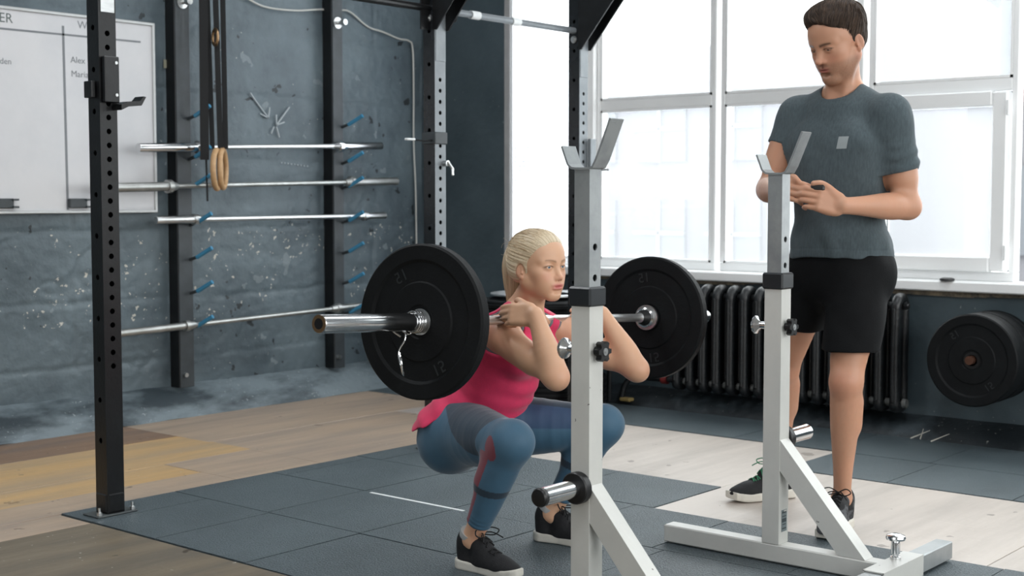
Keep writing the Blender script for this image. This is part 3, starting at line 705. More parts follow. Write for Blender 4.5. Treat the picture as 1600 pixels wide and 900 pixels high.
handle(e1, [(-.010, .006, -.030), (-.008, -.014, -.034), (-.006, .014, -.038), (-.016, .028, -.024), (-.024, .012, .008), (-.008, .0, .034), (.014, -.016, .020)])
# plates stored on a wall peg right of the radiator
pg = empty('plate_peg', (6.43, 2.40, .425), 'steel peg on the window wall carrying the stored bumper plates', 'peg')
MB().cyl((6.44, 2.40, .425), (6.085, 2.40, .425), .020, 20).build('peg', mat('rusty_peg', hexc(96, 66, 52), .5, .6), pg)
MB().box((6.444, 2.40, .425), (.012, .12, .16), bev=.003).build('wall_plate', M['black'], pg, smooth=False)
xx = 6.105
labs = ['foremost of the black bumper plates stored on the peg by the window wall', 'second black bumper plate from the front on the wall peg', 'third black bumper plate from the front on the wall peg', 'fourth black bumper plate from the front on the wall peg', 'rearmost black bumper plate on the wall peg, against the wall']
for i, th in enumerate((.072, .058, .058, .052, .045)):
    make_plate('bumper_plate', (xx, 2.40 + random.uniform(-.003, .003), .423), (1, 0, 0), .2135 - .001 * (i % 2), th, labs[i], 'bumper plates on the wall peg', num=(i == 0), spin=2.2, hub='plastic')
    xx += th + .003

# ================================================================ squat stands
def squat_stand(cx, cy, side, lab):
    """cx,cy: upright centre; side=+1: weight horn towards +x, -1 towards -x"""
    r = empty('squat_stand', (cx, cy, 0), lab, 'squat stand', 'white adjustable squat stands')
    wd = .060
    MB().box((cx, cy + .0155, .032), (wd, .783, .058), bev=.004).build('base_tube', M['stand_white'], r, smooth=False)
    mb = perf_tube(MB(), (cx, cy, .062), .838, wd, wd, {}, .009, None, None); mb.build('upright', M['stand_white'], r, smooth=False)
    # brace
    a = Vector((cx, cy - .055, .345)); b = Vector((cx, cy - .42, .085)); d = (b - a); L = d.length
    ang = math.atan2(d.z, d.y)
    mb = MB(); w2 = .055; top0 = Vector((0, cy - .03, .375)); 
    poly = [(.03, .405), (.03, .325), (.415 - .07, .061), (.445 + .005, .061)]
    poly = [(.03, .398), (.03, .300), (.235, .0615), (.325, .0615)]
    mb.prism([(p[0], p[1]) for p in poly], (cx + .0275, cy, 0), (0, -1, 0), Zv, (-1, 0, 0), .055); mb.build('brace', M['stand_white'], r, smooth=False)
    # cross sleeve with telescoping tube
    yc = cy - .411
    mb = MB(); w3 = .066
    for dy, dz, sy, sz in ((0, .0315, w3, .004), (0, -.0315, w3, .004), (.031, 0, .004, w3), (-.031, 0, .004, w3)): mb.box((cx - .012, yc + dy, .036 + dz), (.28, sy, sz))
    mb.build('cross_sleeve', M['stand_white'], r, smooth=False)
    if side > 0: MB().box((cx - .2135, yc, .036), (1.157, .056, .056), bev=.003).build('telescoping_tube', M['stand_grey'], r, smooth=False)
    mb = MB(); mb.lathe([(0, .016), (.008, .016), (.010, .010), (.016, .010), (.018, .014), (.05, .0135), (.056, .012), (.06, .028), (.066, .030), (.072, .028), (.078, .012)], (cx + .025, yc + .012, .069), Zv, 24); mb.build('pop_pin', M['chrome'], r)
    # inner tube with adjustment holes, collar, knobs
    wi = .050
    mb = perf_tube(MB(), (cx, cy, .90), .338, wi, wi, {'-y': (.082, .051, .16)}, .0095, None, None, seg=20); mb.build('inner_tube', M['stand_grey'], r, angle=.5)
    MB().box((cx, cy, .902), (.074, .074, .052), bev=.005).build('collar', M['collar_pl'], r, smooth=False)
    zk = .757
    mb = MB(); mb.lathe([(0, .012), (.006, .012), (.03, .011), (.036, .017), (.042, .028), (.048, .029), (.052, .026), (.052, .006)], (cx, cy + wd / 2, zk), (0, 1, 0), 28); mb.build('pull_pin', M['chrome'], r)
    kb = MB(); N = 60; prof = []
    for i in range(N):
        a = 2 * math.pi * i / N; rr = .0235 + .0045 * (1 if math.cos(6 * a) > -.1 else math.cos(6 * a)); prof.append((rr * math.cos(a), rr * math.sin(a)))
    kb.prism(prof, (cx, cy - wd / 2 - .012, zk), (1, 0, 0), Zv, (0, -1, 0), .018); kb.cyl((cx, cy - wd / 2, zk), (cx, cy - wd / 2 - .013, zk), .013, 18)
    k_ = kb.build('star_knob', M['plastic'], r, angle=.9)
    MB().lathe([(0, .010), (.002, .010), (.002, .004), (.0035, .004)], (cx, cy - wd / 2 - .030, zk), (0, -1, 0), 16).build('bolt', M['steel'], k_)
    # weight horn
    zh = .392
    mb = MB(); mb.lathe([(0, .040), (.004, .043), (.024, .043), (.028, .040), (.028, .026)], (cx + side * wd / 2, cy, zh), (side, 0, 0), 32); h = mb.build('horn_flange', M['plastic'], r)
    MB().cyl((cx + side * (wd / 2 + .02), cy, zh), (cx + side * (wd / 2 + .165), cy, zh), .0245, 32).build('weight_horn', M['chrome'], r)
    MB().lathe([(0, .0245), (.012, .0255), (.018, .022), (.020, .012)], (cx + side * (wd / 2 + .160), cy, zh), (side, 0, 0), 28).build('end_cap', M['plastic'] if side < 0 else M['chrome'], r)
    # U fork: short arm behind (+y), tall arm in front (-y)
    zt = 1.240
    t = .006; cent = []
    for y_, z_ in ((.066, .060), (.046, .012), (.034, .002), (.020, 0), (-.022, 0), (-.036, .004), (-.048, .024), (-.093, .128)): cent.append(Vector((0, y_, z_)))
    poly1 = []; poly2 = []
    for i, p in enumerate(cent):
        tg = (cent[min(i + 1, len(cent) - 1)] - cent[max(i - 1, 0)]).normalized(); nn_ = Vector((0, -tg.z, tg.y))
        poly1.append(p + nn_ * t / 2); poly2.append(p - nn_ * t / 2)
    poly = [(p.y, p.z) for p in poly1 + poly2[::-1]]
    V = []; F = []; n_ = len(poly1)
    mb = MB()
    for i in range(n_ - 1):
        quad = [poly1[i], poly1[i + 1], poly2[i + 1], poly2[i]]
        VV = [Vector((cx - .029, cy, zt)) + q for q in quad] + [Vector((cx + .029, cy, zt)) + q for q in quad]
        mb.add(VV, [(0, 1, 2, 3), (7, 6, 5, 4), (0, 4, 5, 1), (3, 2, 6, 7), (1, 5, 6, 2), (4, 0, 3, 7)])
    mb.build('bar_fork', M['stand_grey'], r, smooth=False)
    return r
s1 = squat_stand(2.905, 2.185, -1, 'white squat stand nearest the camera, in front of the woman')
s2 = squat_stand(3.852, 2.142, 1, 'white squat stand in front of the man, its whole base in view')
o = MB().box((3.852 + .004, 2.142 - .0304, .135), (.034, .0006, .07)).build('label_sticker', mat('grey_sticker', hexc(110, 122, 125), .5), s2, smooth=False)
mb = MB()
for k, (hh, ww) in enumerate(((.006, .026), (.003, .024), (.012, .028), (.003, .020), (.004, .026))): mb.box((3.856, 2.1113, .162 - k * .013), (ww, .0004, hh))
mb.build('label_print', mat('sticker_print', hexc(50, 62, 66), .6), s2, smooth=False)
mb = MB(); mb.box((3.862, 2.1111, .166), (.016, .0004, .005)); mb.build('label_band', mat('sticker_pale', hexc(190, 190, 186), .6), s2, smooth=False)

# ================================================================ radiator, pipes, tyres, small things
rad = empty('radiator', (6.36, 3.4, .12), 'long black cast-iron column radiator under the window', 'radiator')
def rad_section():
    mb = MB()
    for dx in (-.048, .048):
        mb.tube(catmull([(dx, 0, .155), (dx, 0, .20), (dx, 0, .60), (dx, 0, .635)], 2), .024, 12)
    mb.tube(catmull([(-.048, 0, .625), (-.046, 0, .645), (-.025, 0, .672), (0, 0, .677), (.025, 0, .672), (.046, 0, .645), (.048, 0, .625)], 4), .026, 12)
    mb.tube(catmull([(-.048, 0, .17), (-.042, 0, .145), (0, 0, .135), (.042, 0, .145), (.048, 0, .17)], 4), .026, 12)
    mb.box((0, 0, .40), (.10, .012, .44))
    for dx in (-.074, .074): mb.box((dx, 0, .40), (.010, .014, .46), bev=.003)
    return mb
sec = None
for i in range(16):
    y = 2.845 + i * .0845
    if sec is None:
        sec = rad_section().build('section', M['iron'], None, loc=(6.33, y, 0)); sec.parent = rad; sec.matrix_parent_inverse = Matrix.Translation(rad.location).inverted()
    else:
        c = sec.copy(); COL.objects.link(c); ALL.append(c); c.location = (6.33, y, 0)
for i in range(15):
    y = 2.845 + (i + .5) * .0845
    mb = MB(); mb.cyl((6.33, y - .022, .640), (6.33, y + .022, .640), .018, 12); mb.build('nipple', M['iron'], rad)
    mb = MB(); mb.cyl((6.33, y - .022, .160), (6.33, y + .022, .160), .020, 12); mb.build('nipple', M['iron_pale'], rad)
MB().lathe([(0, .020), (.012, .020), (.012, .011), (.024, .011)], (6.33, 2.822, .640), (0, -1, 0), 8).build('end_plug', M['iron'], rad)
MB().lathe([(0, .024), (.02, .022)], (6.33, 2.822, .160), (0, -1, 0), 12).build('end_plug', M['iron_pale'], rad)
pp = empty('heating_pipe', (6.33, 4.4, .16), 'black heating pipe with a red valve at the left foot of the radiator', 'pipe')
MB().tube(catmull([(6.33, 4.13, .16), (6.33, 4.30, .16), (6.32, 4.42, .155), (6.30, 4.47, .11), (6.29, 4.49, .02)], 6), .016, 12).build('pipe', M['iron'], pp)
MB().cyl((6.33, 4.20, .16), (6.33, 4.235, .16), .026, 12).build('valve', mat('red_valve', hexc(120, 40, 38), .5), pp)
MB().tube([(6.30, 4.58, .0), (6.30, 4.58, .34)], .014, 10).build('riser', M['iron'], pp)
MB().box((6.29, 4.45, .03), (.05, .07, .02), bev=.005).build('foam_scrap', mat('yellow_foam', hexc(150, 130, 80), .9), pp, smooth=False)
# stack of black tyres behind the woman
def tyre(c, R, h, lab):
    mb = MB(); prof = []
    x = h / 2
    prof = [(-x * .6, R * .52), (-x * .9, R * .60), (-x, R * .74), (-x * .92, R * .90), (-x * .70, R * .97)]
    for k in range(5):
        a = -x * .60 + k * x * .30; prof += [(a, R), (a + x * .16, R), (a + x * .18, R * .965), (a + x * .27, R * .965)]
    prof += [(x * .70, R * .97), (x * .92, R * .90), (x, R * .74), (x * .9, R * .60), (x * .6, R * .52), (x * .3, R * .62), (0, R * .8), (-x * .3, R * .62), (-x * .6, R * .52)]
    mb.lathe(prof, c, Zv, 64, cap=False)
    o = mb.build('tyre', M['rubber'], None, angle=.5); return tag(o, lab, 'tyre', 'stack of black tyres')
for i, (dx, dy, l) in enumerate(((0, 0, 'bottom black tyre of the stack behind the woman'), (.01, -.012, 'middle black tyre of the stack behind the woman'), (-.006, .01, 'top black tyre of the stack behind the woman'))):
    tyre((5.92 + dx, 4.765 + dy, .105 + i * .205), .36, .20, l)
o = MB().lathe([(0, .17), (.004, .28), (.012, .28), (.012, .24), (.008, .17)], (5.914, 4.775, .628), Zv, 48, cap=False).build('steel_rim', M['steel'], None); tag(o, 'pale steel ring lying on top of the tyre stack', 'rim')
# puck on sill
tag(MB().lathe([(0, .030), (.004, .036), (.012, .034), (.016, .02)], (6.40, 2.64, .766), Zv, 28).build('ashtray', M['plastic'], None), 'small round black dish on the white windowsill', 'dish')
pale_w = mat('pale_splinter', hexc(190, 186, 176), .8)
# splintered plaster bits at kerb
for a, b, lab in (((6.24, 2.74, .008), (6.28, 2.66, .05), 'left'), ((6.26, 2.70, .006), (6.25, 2.68, .06), 'mid'), ((6.22, 2.63, .008), (6.27, 2.56, .045), 'right')):
    tag(MB().tube([a, b], [.0035, .0012], 5).build('wood_splinter', pale_w, None, smooth=False), {'left': 'leftmost pale wood splinter on the black kerb, lying aslant', 'mid': 'middle pale wood splinter on the black kerb, standing almost upright', 'right': 'rightmost pale wood splinter on the black kerb, lying aslant'}[lab], 'splinter', 'splinters on the black kerb')
# ================================================================ implicit-surface sculpting for the two people
V3 = lambda *a: np.array(a, np.float32)
def unit(v): v = np.asarray(v, np.float32); return v / (np.linalg.norm(v) + 1e-9)
class Sdf:
    """ordered list of blended primitives"""
    def __init__(s): s.p = []
    def _a(s, op, k, lo, hi, fn): s.p.append((op, k, np.asarray(lo, np.float32), np.asarray(hi, np.float32), fn)); return s
    def cap(s, a, b, ra, rb=None, k=.02, op='u', sq=None):
        a = V3(*a); b = V3(*b); rb = ra if rb is None else rb; R = max(ra, rb); d = b - a; L2 = float(d @ d) + 1e-12
        def fn(P):
            t = np.clip(((P - a) @ d) / L2, 0, 1); q = P - a - t[:, None] * d
            return np.sqrt((q * q).sum(1)) - (ra + (rb - ra) * t)
        return s._a(op, k, np.minimum(a, b) - R, np.maximum(a, b) + R, fn)
    def chain(s, pts, rs, k=.02, op='u', sub=4):
        P_ = [np.asarray(p, float) for p in pts]; n = len(P_); A = []; Rr = []
        for i in range(n - 1):
            a, b, c, d = P_[max(i - 1, 0)], P_[i], P_[i + 1], P_[min(i + 2, n - 1)]; ra, rb, rc, rd = rs[max(i - 1, 0)], rs[i], rs[i + 1], rs[min(i + 2, n - 1)]
            for j in range(sub):
                t = j / sub; cf = lambda a, b, c, d: .5 * (2 * b + (c - a) * t + (2 * a - 5 * b + 4 * c - d) * t * t + (3 * b - a - 3 * c + d) * t ** 3)
                A.append(cf(a, b, c, d)); Rr.append(cf(ra, rb, rc, rd))
        A.append(P_[-1]); Rr.append(rs[-1]); A = np.array(A, np.float32); Rr = np.array(Rr, np.float32)
        def fn(P):
            D = np.full(len(P), 9., np.float32)
            for i in range(len(A) - 1):
                a = A[i]; d = A[i + 1] - a; L2 = float(d @ d) + 1e-12; pa = P - a; t = np.clip((pa @ d) / L2, 0, 1); q = pa - t[:, None] * d
                D = np.minimum(D, np.sqrt((q * q).sum(1)) - (Rr[i] + (Rr[i + 1] - Rr[i]) * t))
            return D
        R = Rr.max()
        return s._a(op, k, A.min(0) - R, A.max(0) + R, fn)
    def ell(s, c, r, R=None, k=.02, op='u'):
        c = V3(*c); r = V3(*r); R = np.eye(3, dtype=np.float32) if R is None else np.asarray(R, np.float32)   # rows = local axes
        e = np.abs(R.T) @ r
        def fn(P):
            q = (P - c) @ R.T; k0 = np.sqrt(((q / r) ** 2).sum(1)); k1 = np.sqrt(((q / (r * r)) ** 2).sum(1)) + 1e-9
            return np.where(k0 < 1e-4, -r.min(), k0 * (k0 - 1) / k1)
        return s._a(op, k, c - e, c + e, fn)
    def box(s, c, h, R=None, rd=.01, k=.01, op='u'):
        c = V3(*c); h = V3(*h); R = np.eye(3, dtype=np.float32) if R is None else np.asarray(R, np.float32); e = np.abs(R.T) @ h
        def fn(P):
            q = np.abs((P - c) @ R.T) - (h - rd); return np.sqrt((np.maximum(q, 0) ** 2).sum(1)) + np.minimum(q.max(1), 0) - rd
        return s._a(op, k, c - e, c + e, fn)
    def fn(s, f, lo=(-9, -9, -9), hi=(9, 9, 9), op='i', k=.004): return s._a(op, k, lo, hi, f)
    def plane(s, c, n, k=.003, op='i'):
        c = V3(*c); n = unit(n); return s.fn(lambda P: (P - c) @ n, op=op, k=k)     # keeps the side opposite to n
    def warp(s, f): s.p.append(('w', 0, None, None, f)); return s                    # displacement added to the field so far
    def use(s, other): s.p.append(('x', 0, None, None, other)); return s
    def ev(s, P, h=.01):
        D = np.full(len(P), 1.0, np.float32)
        for op, k, lo, hi, fn in s.p:
            if op == 'w': D = D + fn(P, D); continue
            if op == 'x': D = np.minimum(D, fn.ev(P, h)); continue
            m = k + 4 * h
            if op in 'ui' and op == 'i' and lo[0] < -8: idx = slice(None)
            else:
                idx = np.nonzero(((P > lo - m) & (P < hi + m)).all(1))[0]
                if len(idx) == 0: continue
            a = D[idx]; b = fn(P[idx])
            if op == 'u':
                hh = np.clip(k - np.abs(a - b), 0, None) / k; D[idx] = np.minimum(a, b) - hh * hh * k * .25
            elif op == 's':
                b = -b; hh = np.clip(k - np.abs(a - b), 0, None) / k; D[idx] = np.maximum(a, b) + hh * hh * k * .25
            elif op == 'i':
                hh = np.clip(k - np.abs(a - b), 0, None) / k; D[idx] = np.maximum(a, b) + hh * hh * k * .25
        return D
    def bounds(s):
        lo = np.full(3, 9.); hi = np.full(3, -9.)
        for op, k, l, h_, fn in s.p:
            if op == 'u': lo = np.minimum(lo, l - k * .3); hi = np.maximum(hi, h_ + k * .3)
            if op == 'x': l, h_ = fn.bounds(); lo = np.minimum(lo, l); hi = np.maximum(hi, h_)
        return lo, hi
def surface(s, h, lo=None, hi=None, thick=None, pad=.02):
    """surface nets on a narrow band"""
    l, u = s.bounds(); l = l - pad; u = u + pad
    if lo is not None: l = np.maximum(l, lo)
    if hi is not None: u = np.minimum(u, hi)
    c = 4; H = h * c
    n = np.maximum(np.ceil((u - l) / H).astype(int), 2)
    ax = [l[i] + H * (np.arange(n[i]) + .5) for i in range(3)]
    G = np.stack(np.meshgrid(*ax, indexing='ij'), -1).reshape(-1, 3).astype(np.float32)
    Dc = s.ev(G, H * 1.1).reshape(n)
    act = np.abs(Dc) < H * 1.9
    # dilate
    a2 = act.copy()
    for ax_ in range(3):
        b = a2.copy(); sl = [slice(None)] * 3; sr = [slice(None)] * 3; sl[ax_] = slice(1, None); sr[ax_] = slice(None, -1)
        b[tuple(sl)] |= a2[tuple(sr)]; b[tuple(sr)] |= a2[tuple(sl)]; a2 = b
    N = n * c
    mask = np.repeat(np.repeat(np.repeat(a2, c, 0), c, 1), c, 2)
    D = np.repeat(np.repeat(np.repeat(np.where(Dc < 0, -1, 1).astype(np.float32), c, 0), c, 1), c, 2)
    ijk = np.argwhere(mask)
    P = (l + h * (ijk + .5)).astype(np.float32)
    out = np.empty(len(P), np.float32)
    for i in range(0, len(P), 400000): out[i:i + 400000] = s.ev(P[i:i + 400000], h)
    D[mask] = out
    neg = D < 0
    ids = []; pos = []; quads = []
    st_ = np.array([N[1] * N[2], N[2], 1])
    for a in range(3):
        sl = [slice(None)] * 3; sr = [slice(None)] * 3; sl[a] = slice(None, -1); sr[a] = slice(1, None)
        d0 = D[tuple(sl)]; d1 = D[tuple(sr)]; x = (neg[tuple(sl)] != neg[tuple(sr)])
        b, c2 = (a + 1) % 3, (a + 2) % 3
        e = np.argwhere(x); e = e[(e[:, b] > 0) & (e[:, c2] > 0)]
        if len(e) == 0: continue
        v0 = D[tuple(e.T)]; e1 = e.copy(); e1[:, a] += 1; v1 = D[tuple(e1.T)]
        t = v0 / (v0 - v1); p = e.astype(np.float64); p[:, a] += t
        cs = []
        for ob, oc in ((0, 0), (1, 0), (1, 1), (0, 1)):
            q = e.copy(); q[:, b] -= ob; q[:, c2] -= oc; cs.append(q @ st_)
        for q in cs: ids.append(q); pos.append(p)
        Q = np.stack(cs, 1); fl = v0 > 0; Q[fl] = Q[fl][:, ::-1]; quads.append(Q)
    ids = np.concatenate(ids); pos = np.concatenate(pos); quads = np.concatenate(quads)
    uq, inv = np.unique(ids, return_inverse=True); cnt = np.bincount(inv)
    V = np.stack([np.bincount(inv, pos[:, k]) / cnt for k in range(3)], 1)
    V = l + h * (V + .5)
    Fq = np.searchsorted(uq, quads)
    return V, Fq
def relax(V, F, it=1, lam=.5):
    E = np.concatenate([F[:, [0, 1]], F[:, [1, 2]], F[:, [2, 3]], F[:, [3, 0]]]); n = len(V)
    for _ in range(it):
        s_ = np.stack([np.bincount(E[:, 0], V[E[:, 1], k], n) + np.bincount(E[:, 1], V[E[:, 0], k], n) for k in range(3)], 1)
        c = np.bincount(E[:, 0], minlength=n) + np.bincount(E[:, 1], minlength=n); V = V + lam * (s_ / np.maximum(c, 1)[:, None] - V)
    return V
def clip_faces(V, F, keep):
    c = V[F].mean(1); k = keep(c); F = F[k]; u, inv = np.unique(F, return_inverse=True); return V[u], inv.reshape(F.shape)
def merge(parts):
    Vs = []; Fs = []; n = 0
    for V, F in parts: Vs.append(V); Fs.append(F + n); n += len(V)
    return np.concatenate(Vs), np.concatenate(Fs)
def mesh_obj(name, V, F, m, parent, color=None, colfn=None):
    me = bpy.data.meshes.new(name); n = len(V); nf = len(F)
    me.vertices.add(n); me.vertices.foreach_set('co', V.astype(np.float32).ravel())
    me.loops.add(nf * 4); me.loops.foreach_set('vertex_index', F.astype(np.int32).ravel())
    me.polygons.add(nf); me.polygons.foreach_set('loop_start', (np.arange(nf) * 4).astype(np.int32))
    me.update(calc_edges=True); me.validate(); me.shade_smooth()
    if colfn is not None:
        co = np.empty(len(me.vertices) * 3, np.float32); me.vertices.foreach_get('co', co); C_ = colfn(co.reshape(-1, 3))
        at = me.color_attributes.new('Col', 'FLOAT_COLOR', 'POINT'); at.data.foreach_set('color', np.concatenate([C_, np.ones((len(C_), 1))], 1).astype(np.float32).ravel())
    me.materials.append(m)
    o = bpy.data.objects.new(name, me); COL.objects.link(o); ALL.append(o); adopt(o, parent); return o
def sculpt(name, s, h, m, parent, colfn=None, it=1, lam=.5, lo=None, hi=None):
    V, F = surface(s, h, lo, hi)
    if it: V = relax(V, F, it, lam)
    return mesh_obj(name, V, F, m, parent, colfn=colfn)
def smooth01(x, a, b): t = np.clip((x - a) / (b - a), 0, 1); return t * t * (3 - 2 * t)

M['skinF'] = mat('fair_skin', attr='Col', rough=.46, sss=.10, sssr=(.010, .0045, .003), bump=.03, bscale=500)
M['skinM'] = mat('tanned_skin', attr='Col', rough=.48, sss=.15, sssr=(.010, .004, .0025), bump=.04, bscale=420)
M['eye_white'] = mat('eye', attr='Col', rough=.12, spec=.6)
M['hairF'] = mat('blonde_hair', attr='Col', rough=.45)
M['hairM'] = mat('brown_hair', attr='Col', rough=.7, spec=.25, bump=.2, bscale=60)

def head_frame(c, yaw, pitch, roll=0):
    """rows: left, forward, up. yaw = azimuth (deg) the face looks to; pitch>0 looks down"""
    a = math.radians(yaw); f = np.array([math.cos(a), math.sin(a), 0]); u = np.array([0, 0, 1.]); l = np.cross(u, f)
    p = math.radians(pitch); f2 = f * math.cos(p) - u * math.sin(p); u2 = f * math.sin(p) + u * math.cos(p)
    r = math.radians(roll); l2 = l * math.cos(r) + u2 * math.sin(r); u3 = -l * math.sin(r) + u2 * math.cos(r)
    return np.stack([l2, f2, u3]).astype(np.float32)
class Head:
    """local unit: metres for a head of height ~.225 (vertex to chin); origin between the ears at eye height"""
    def __init__(s, c, R, sc=1.0, male=False): s.c = np.asarray(c, float); s.R = R; s.sc = sc; s.male = male
    def w(s, x, y, z): return s.c + (s.R.T @ np.array([x, y, z])) * s.sc
    def loc(s, P): return ((P - s.c) @ s.R.T) / s.sc
    def ell(s, S_, c, r, k=.012, op='u', rx=0, ry=0, rz=0):
        Rl = s.R
        if rx or ry or rz:
            m = (Matrix.Rotation(math.radians(rx), 3, 'X') @ Matrix.Rotation(math.radians(ry), 3, 'Y') @ Matrix.Rotation(math.radians(rz), 3, 'Z'))
            Rl = np.array(m).T @ s.R
        S_.ell(s.w(*c), np.array(r) * s.sc, Rl, k * s.sc, op)
    def cap(s, S_, a, b, ra, rb, k=.01, op='u'): S_.cap(s.w(*a), s.w(*b), ra * s.sc, rb * s.sc, k * s.sc, op)
    def build(s, S_, mouth_open=0.0):
        m = s.male
        e, c = s.ell, s.cap
        e(S_, (0, -.012, .036), (.071 if not m else .074, .092, .078), k=.01)                 # cranium
        e(S_, (0, .020, .004), (.059 if not m else .062, .066, .080), k=.03)                                       # face mass
        e(S_, (0, .048, .044), (.054, .036, .042), k=.03)                                       # forehead
        jw = .045 if not m else .055
        e(S_, (0, .030, -.052), (jw, .050, .046), k=.028)                                       # jaw
        for sx in (-1, 1):
            c(S_, (sx * (.049 if not m else .051), -.008 if not m else -.002, -.046 if not m else -.048), (sx * .016, .064, -.092 if not m else -.094), .013 if not m else .015, .011 if not m else .014, k=.026)   # jaw line
            e(S_, (sx * .040, .050, -.018), (.022, .022, .018), k=.022)                         # cheek bones
            e(S_, (sx * .030, .052, -.046), (.021, .021, .026), k=.030)
        e(S_, (0, .067 if not m else .072, -.093 if not m else -.096), (.017 if not m else .022, .015, .012), k=.020)   # chin
        e(S_, (0, .066, -.056), (.026, .020, .024), k=.030)                                      # muzzle
        # brow
        for sx in (-1, 1):
            c(S_, (sx * .010, .080, .016 if not m else .014), (sx * .046, .064, .018), .0065 if not m else .009, .006, k=.018)
        # eye sockets
        for sx in (-1, 1): e(S_, (sx * .031, .0955, -.001), (.018, .014, .0120), k=.014, op='s')
        # nose
        c(S_, (0, .0805, .008), (0, .0955 if not m else .100, -.030), .0052 if not m else .0075, .0070 if not m else .0088, k=.014)
        e(S_, (0, .0970 if not m else .103, -.0335), (.0082 if not m else .0095, .0092, .0078), k=.008)
        for sx in (-1, 1):
            e(S_, (sx * (.0100 if not m else .0115), .0875, -.0365), (.0062 if not m else .009, .0095, .0065), k=.007)
            e(S_, (sx * .0058, .0935 if not m else .0975, -.0432), (.0026, .0036, .0018), k=.002, op='s')
        # lips
        lz = -.062
        e(S_, (0, .0850, lz + .0055 - .001 * m), (.0245, .0085, .0064 - .0016 * m), k=.006)
        for sx in (-1, 1): e(S_, (sx * .0065, .0880, lz + .0062 - .0014 * m), (.0090, .0060, .0050 - .001 * m), k=.005)
        e(S_, (0, .0860, lz - .0065 + .0015 * m), (.0190, .0085, .0074 if not m else .0048), k=.006)
        e(S_, (0, .0930, lz - .0002), (.0150, .0085, .0010 + mouth_open), k=.003, op='s')
        if m: c(S_, (0, .0890, -.046), (0, .0910, -.054), .0018, .0022, k=.006, op='s')                 # philtrum
        e(S_, (0, .087, -.078), (.014, .006, .0035), k=.012, op='s')                              # under lip
        # eyelids
        for sx in (-1, 1):
            E = (sx * .031, .0712, -.0005)
            e(S_, E, (.0160, .0146, .0138), k=.007)
            # opening between the lids
            e(S_, (sx * .0318, .0880, -.0010 if not m else -.003), (.0128, .0095, .0037 if not m else .0026), k=.0022, op='s', ry=sx * 4)
        # ears: a tilted shell with a rim, hollow and lobe
        es = .80 if not m else .88; ez = -.0125 if not m else -.009
        for sx in (-1, 1):
            ex = .0690 if not m else .0725
            E = lambda c_, r_, **kw: e(S_, (sx * (ex + c_[0] * es), -.011 + c_[1] * es, ez + c_[2] * es), tuple(q * es for q in r_), **kw)
            E((0, 0, 0), (.0085, .0165, .0290), k=.004, rz=sx * 22, rx=-8)
            E((0, .008, -.025), (.0070, .0080, .0085), k=.005)
            E((.0082, .0035, .004), (.0044, .0095, .0180), k=.003, op='s', rz=sx * 22, rx=-8)
            E((.0028, -.003, -.002), (.0036, .0036, .0110), k=.004, rx=-8)
            E((.0015, .0145, -.009), (.0045, .0032, .0055), k=.004)
    def eyes(s, parent, look, iris):
        """look: (x,z) offset of gaze in local units"""
        for sx in (-1, 1):
            c = s.w(sx * .031, .0706, -.0005); r = .0126 * s.sc
            g = unit(s.R.T @ np.array([look[0], 1, look[1]]))
            mb = MB(); mb.lathe([(r * math.cos(t), r * math.sin(t)) for t in np.linspace(math.pi, 0.0, 26)], c, g, 32, cap=False)
            V = np.array(mb.v)
            def cf(P, c=c, g=g, r=r):
                ca = ((P - c) @ g) / r; a = np.arccos(np.clip(ca, -1, 1)); C_ = np.tile(np.array([.72, .68, .66]), (len(P), 1))
                i = a < .50; C_[i] = iris; C_[(a > .42) & i] = np.array(iris) * .4; C_[a < .22] = (.008, .008, .008); return C_
            me = bpy.data.meshes.new('eye'); me.from_pydata(mb.v, [], mb.f); me.shade_smooth(); C_ = cf(V)
            at = me.color_attributes.new('Col', 'FLOAT_COLOR', 'POINT'); at.data.foreach_set('color', np.concatenate([C_, np.ones((len(C_), 1))], 1).astype(np.float32).ravel())
            me.materials.append(M['eye_white']); o = bpy.data.objects.new('eye', me); COL.objects.link(o); ALL.append(o); adopt(o, parent)
    def face_colors(s, P, C_, skin, lip, brow, blush, browamt=.8, beard=0):
        q = s.loc(P); x, y, z = q.T; near = (y > .02) & (np.abs(x) < .09) & (z > -.13) & (z < .1)
        lipm = np.exp(-(((z + .0625) / (.0105 if not s.male else .0080)) ** 4) - (x / .0235) ** 4) * smooth01(y, .074, .082) * .9
        def mixc(C_, col, a): return C_ + (np.array(col) - C_) * a[:, None]
        for sx in (-1, 1):
            bl = np.exp(-((x - sx * .040) / .020) ** 2 - ((z + .030) / .018) ** 2) * (y > .03) * .35; C_ = mixc(C_, blush, bl)
            bx = (sx * x - .010) / .038; arch = .0155 + .006 * np.sin(np.clip(bx, 0, 1) * 2.2) if not s.male else .0125 + .004 * np.sin(np.clip(bx, 0, 1) * 2.4)
            wd = (.0036 if not s.male else .0052) * (1 - .45 * np.clip(bx, 0, 1)); bm = np.exp(-((z - arch) / wd) ** 2) * smooth01(bx, -.05, .12) * (1 - smooth01(bx, .88, 1.05)) * (y > .03); C_ = mixc(C_, brow, bm * browamt)
            # lash line and eye rim
            ez = (z + .001) / (.0056 if not s.male else .0046); exx = (sx * x - .0318) / .0140; rr = np.sqrt(ez ** 2 + exx ** 2); rim = np.exp(-((rr - 1) / .25) ** 2) * (y > .060) * (.35 + .6 * (z > -.001)); C_ = mixc(C_, np.array(brow) * .45, rim)
            ear = (np.abs(x) > .068) & (y < .02) & (y > -.035); C_[ear] = C_[ear] * .9 + np.array(blush) * .1
        nos = np.exp(-(x / .014) ** 2 - ((z + .037) / .012) ** 2) * (y > .088) * .30; C_ = mixc(C_, blush, nos)
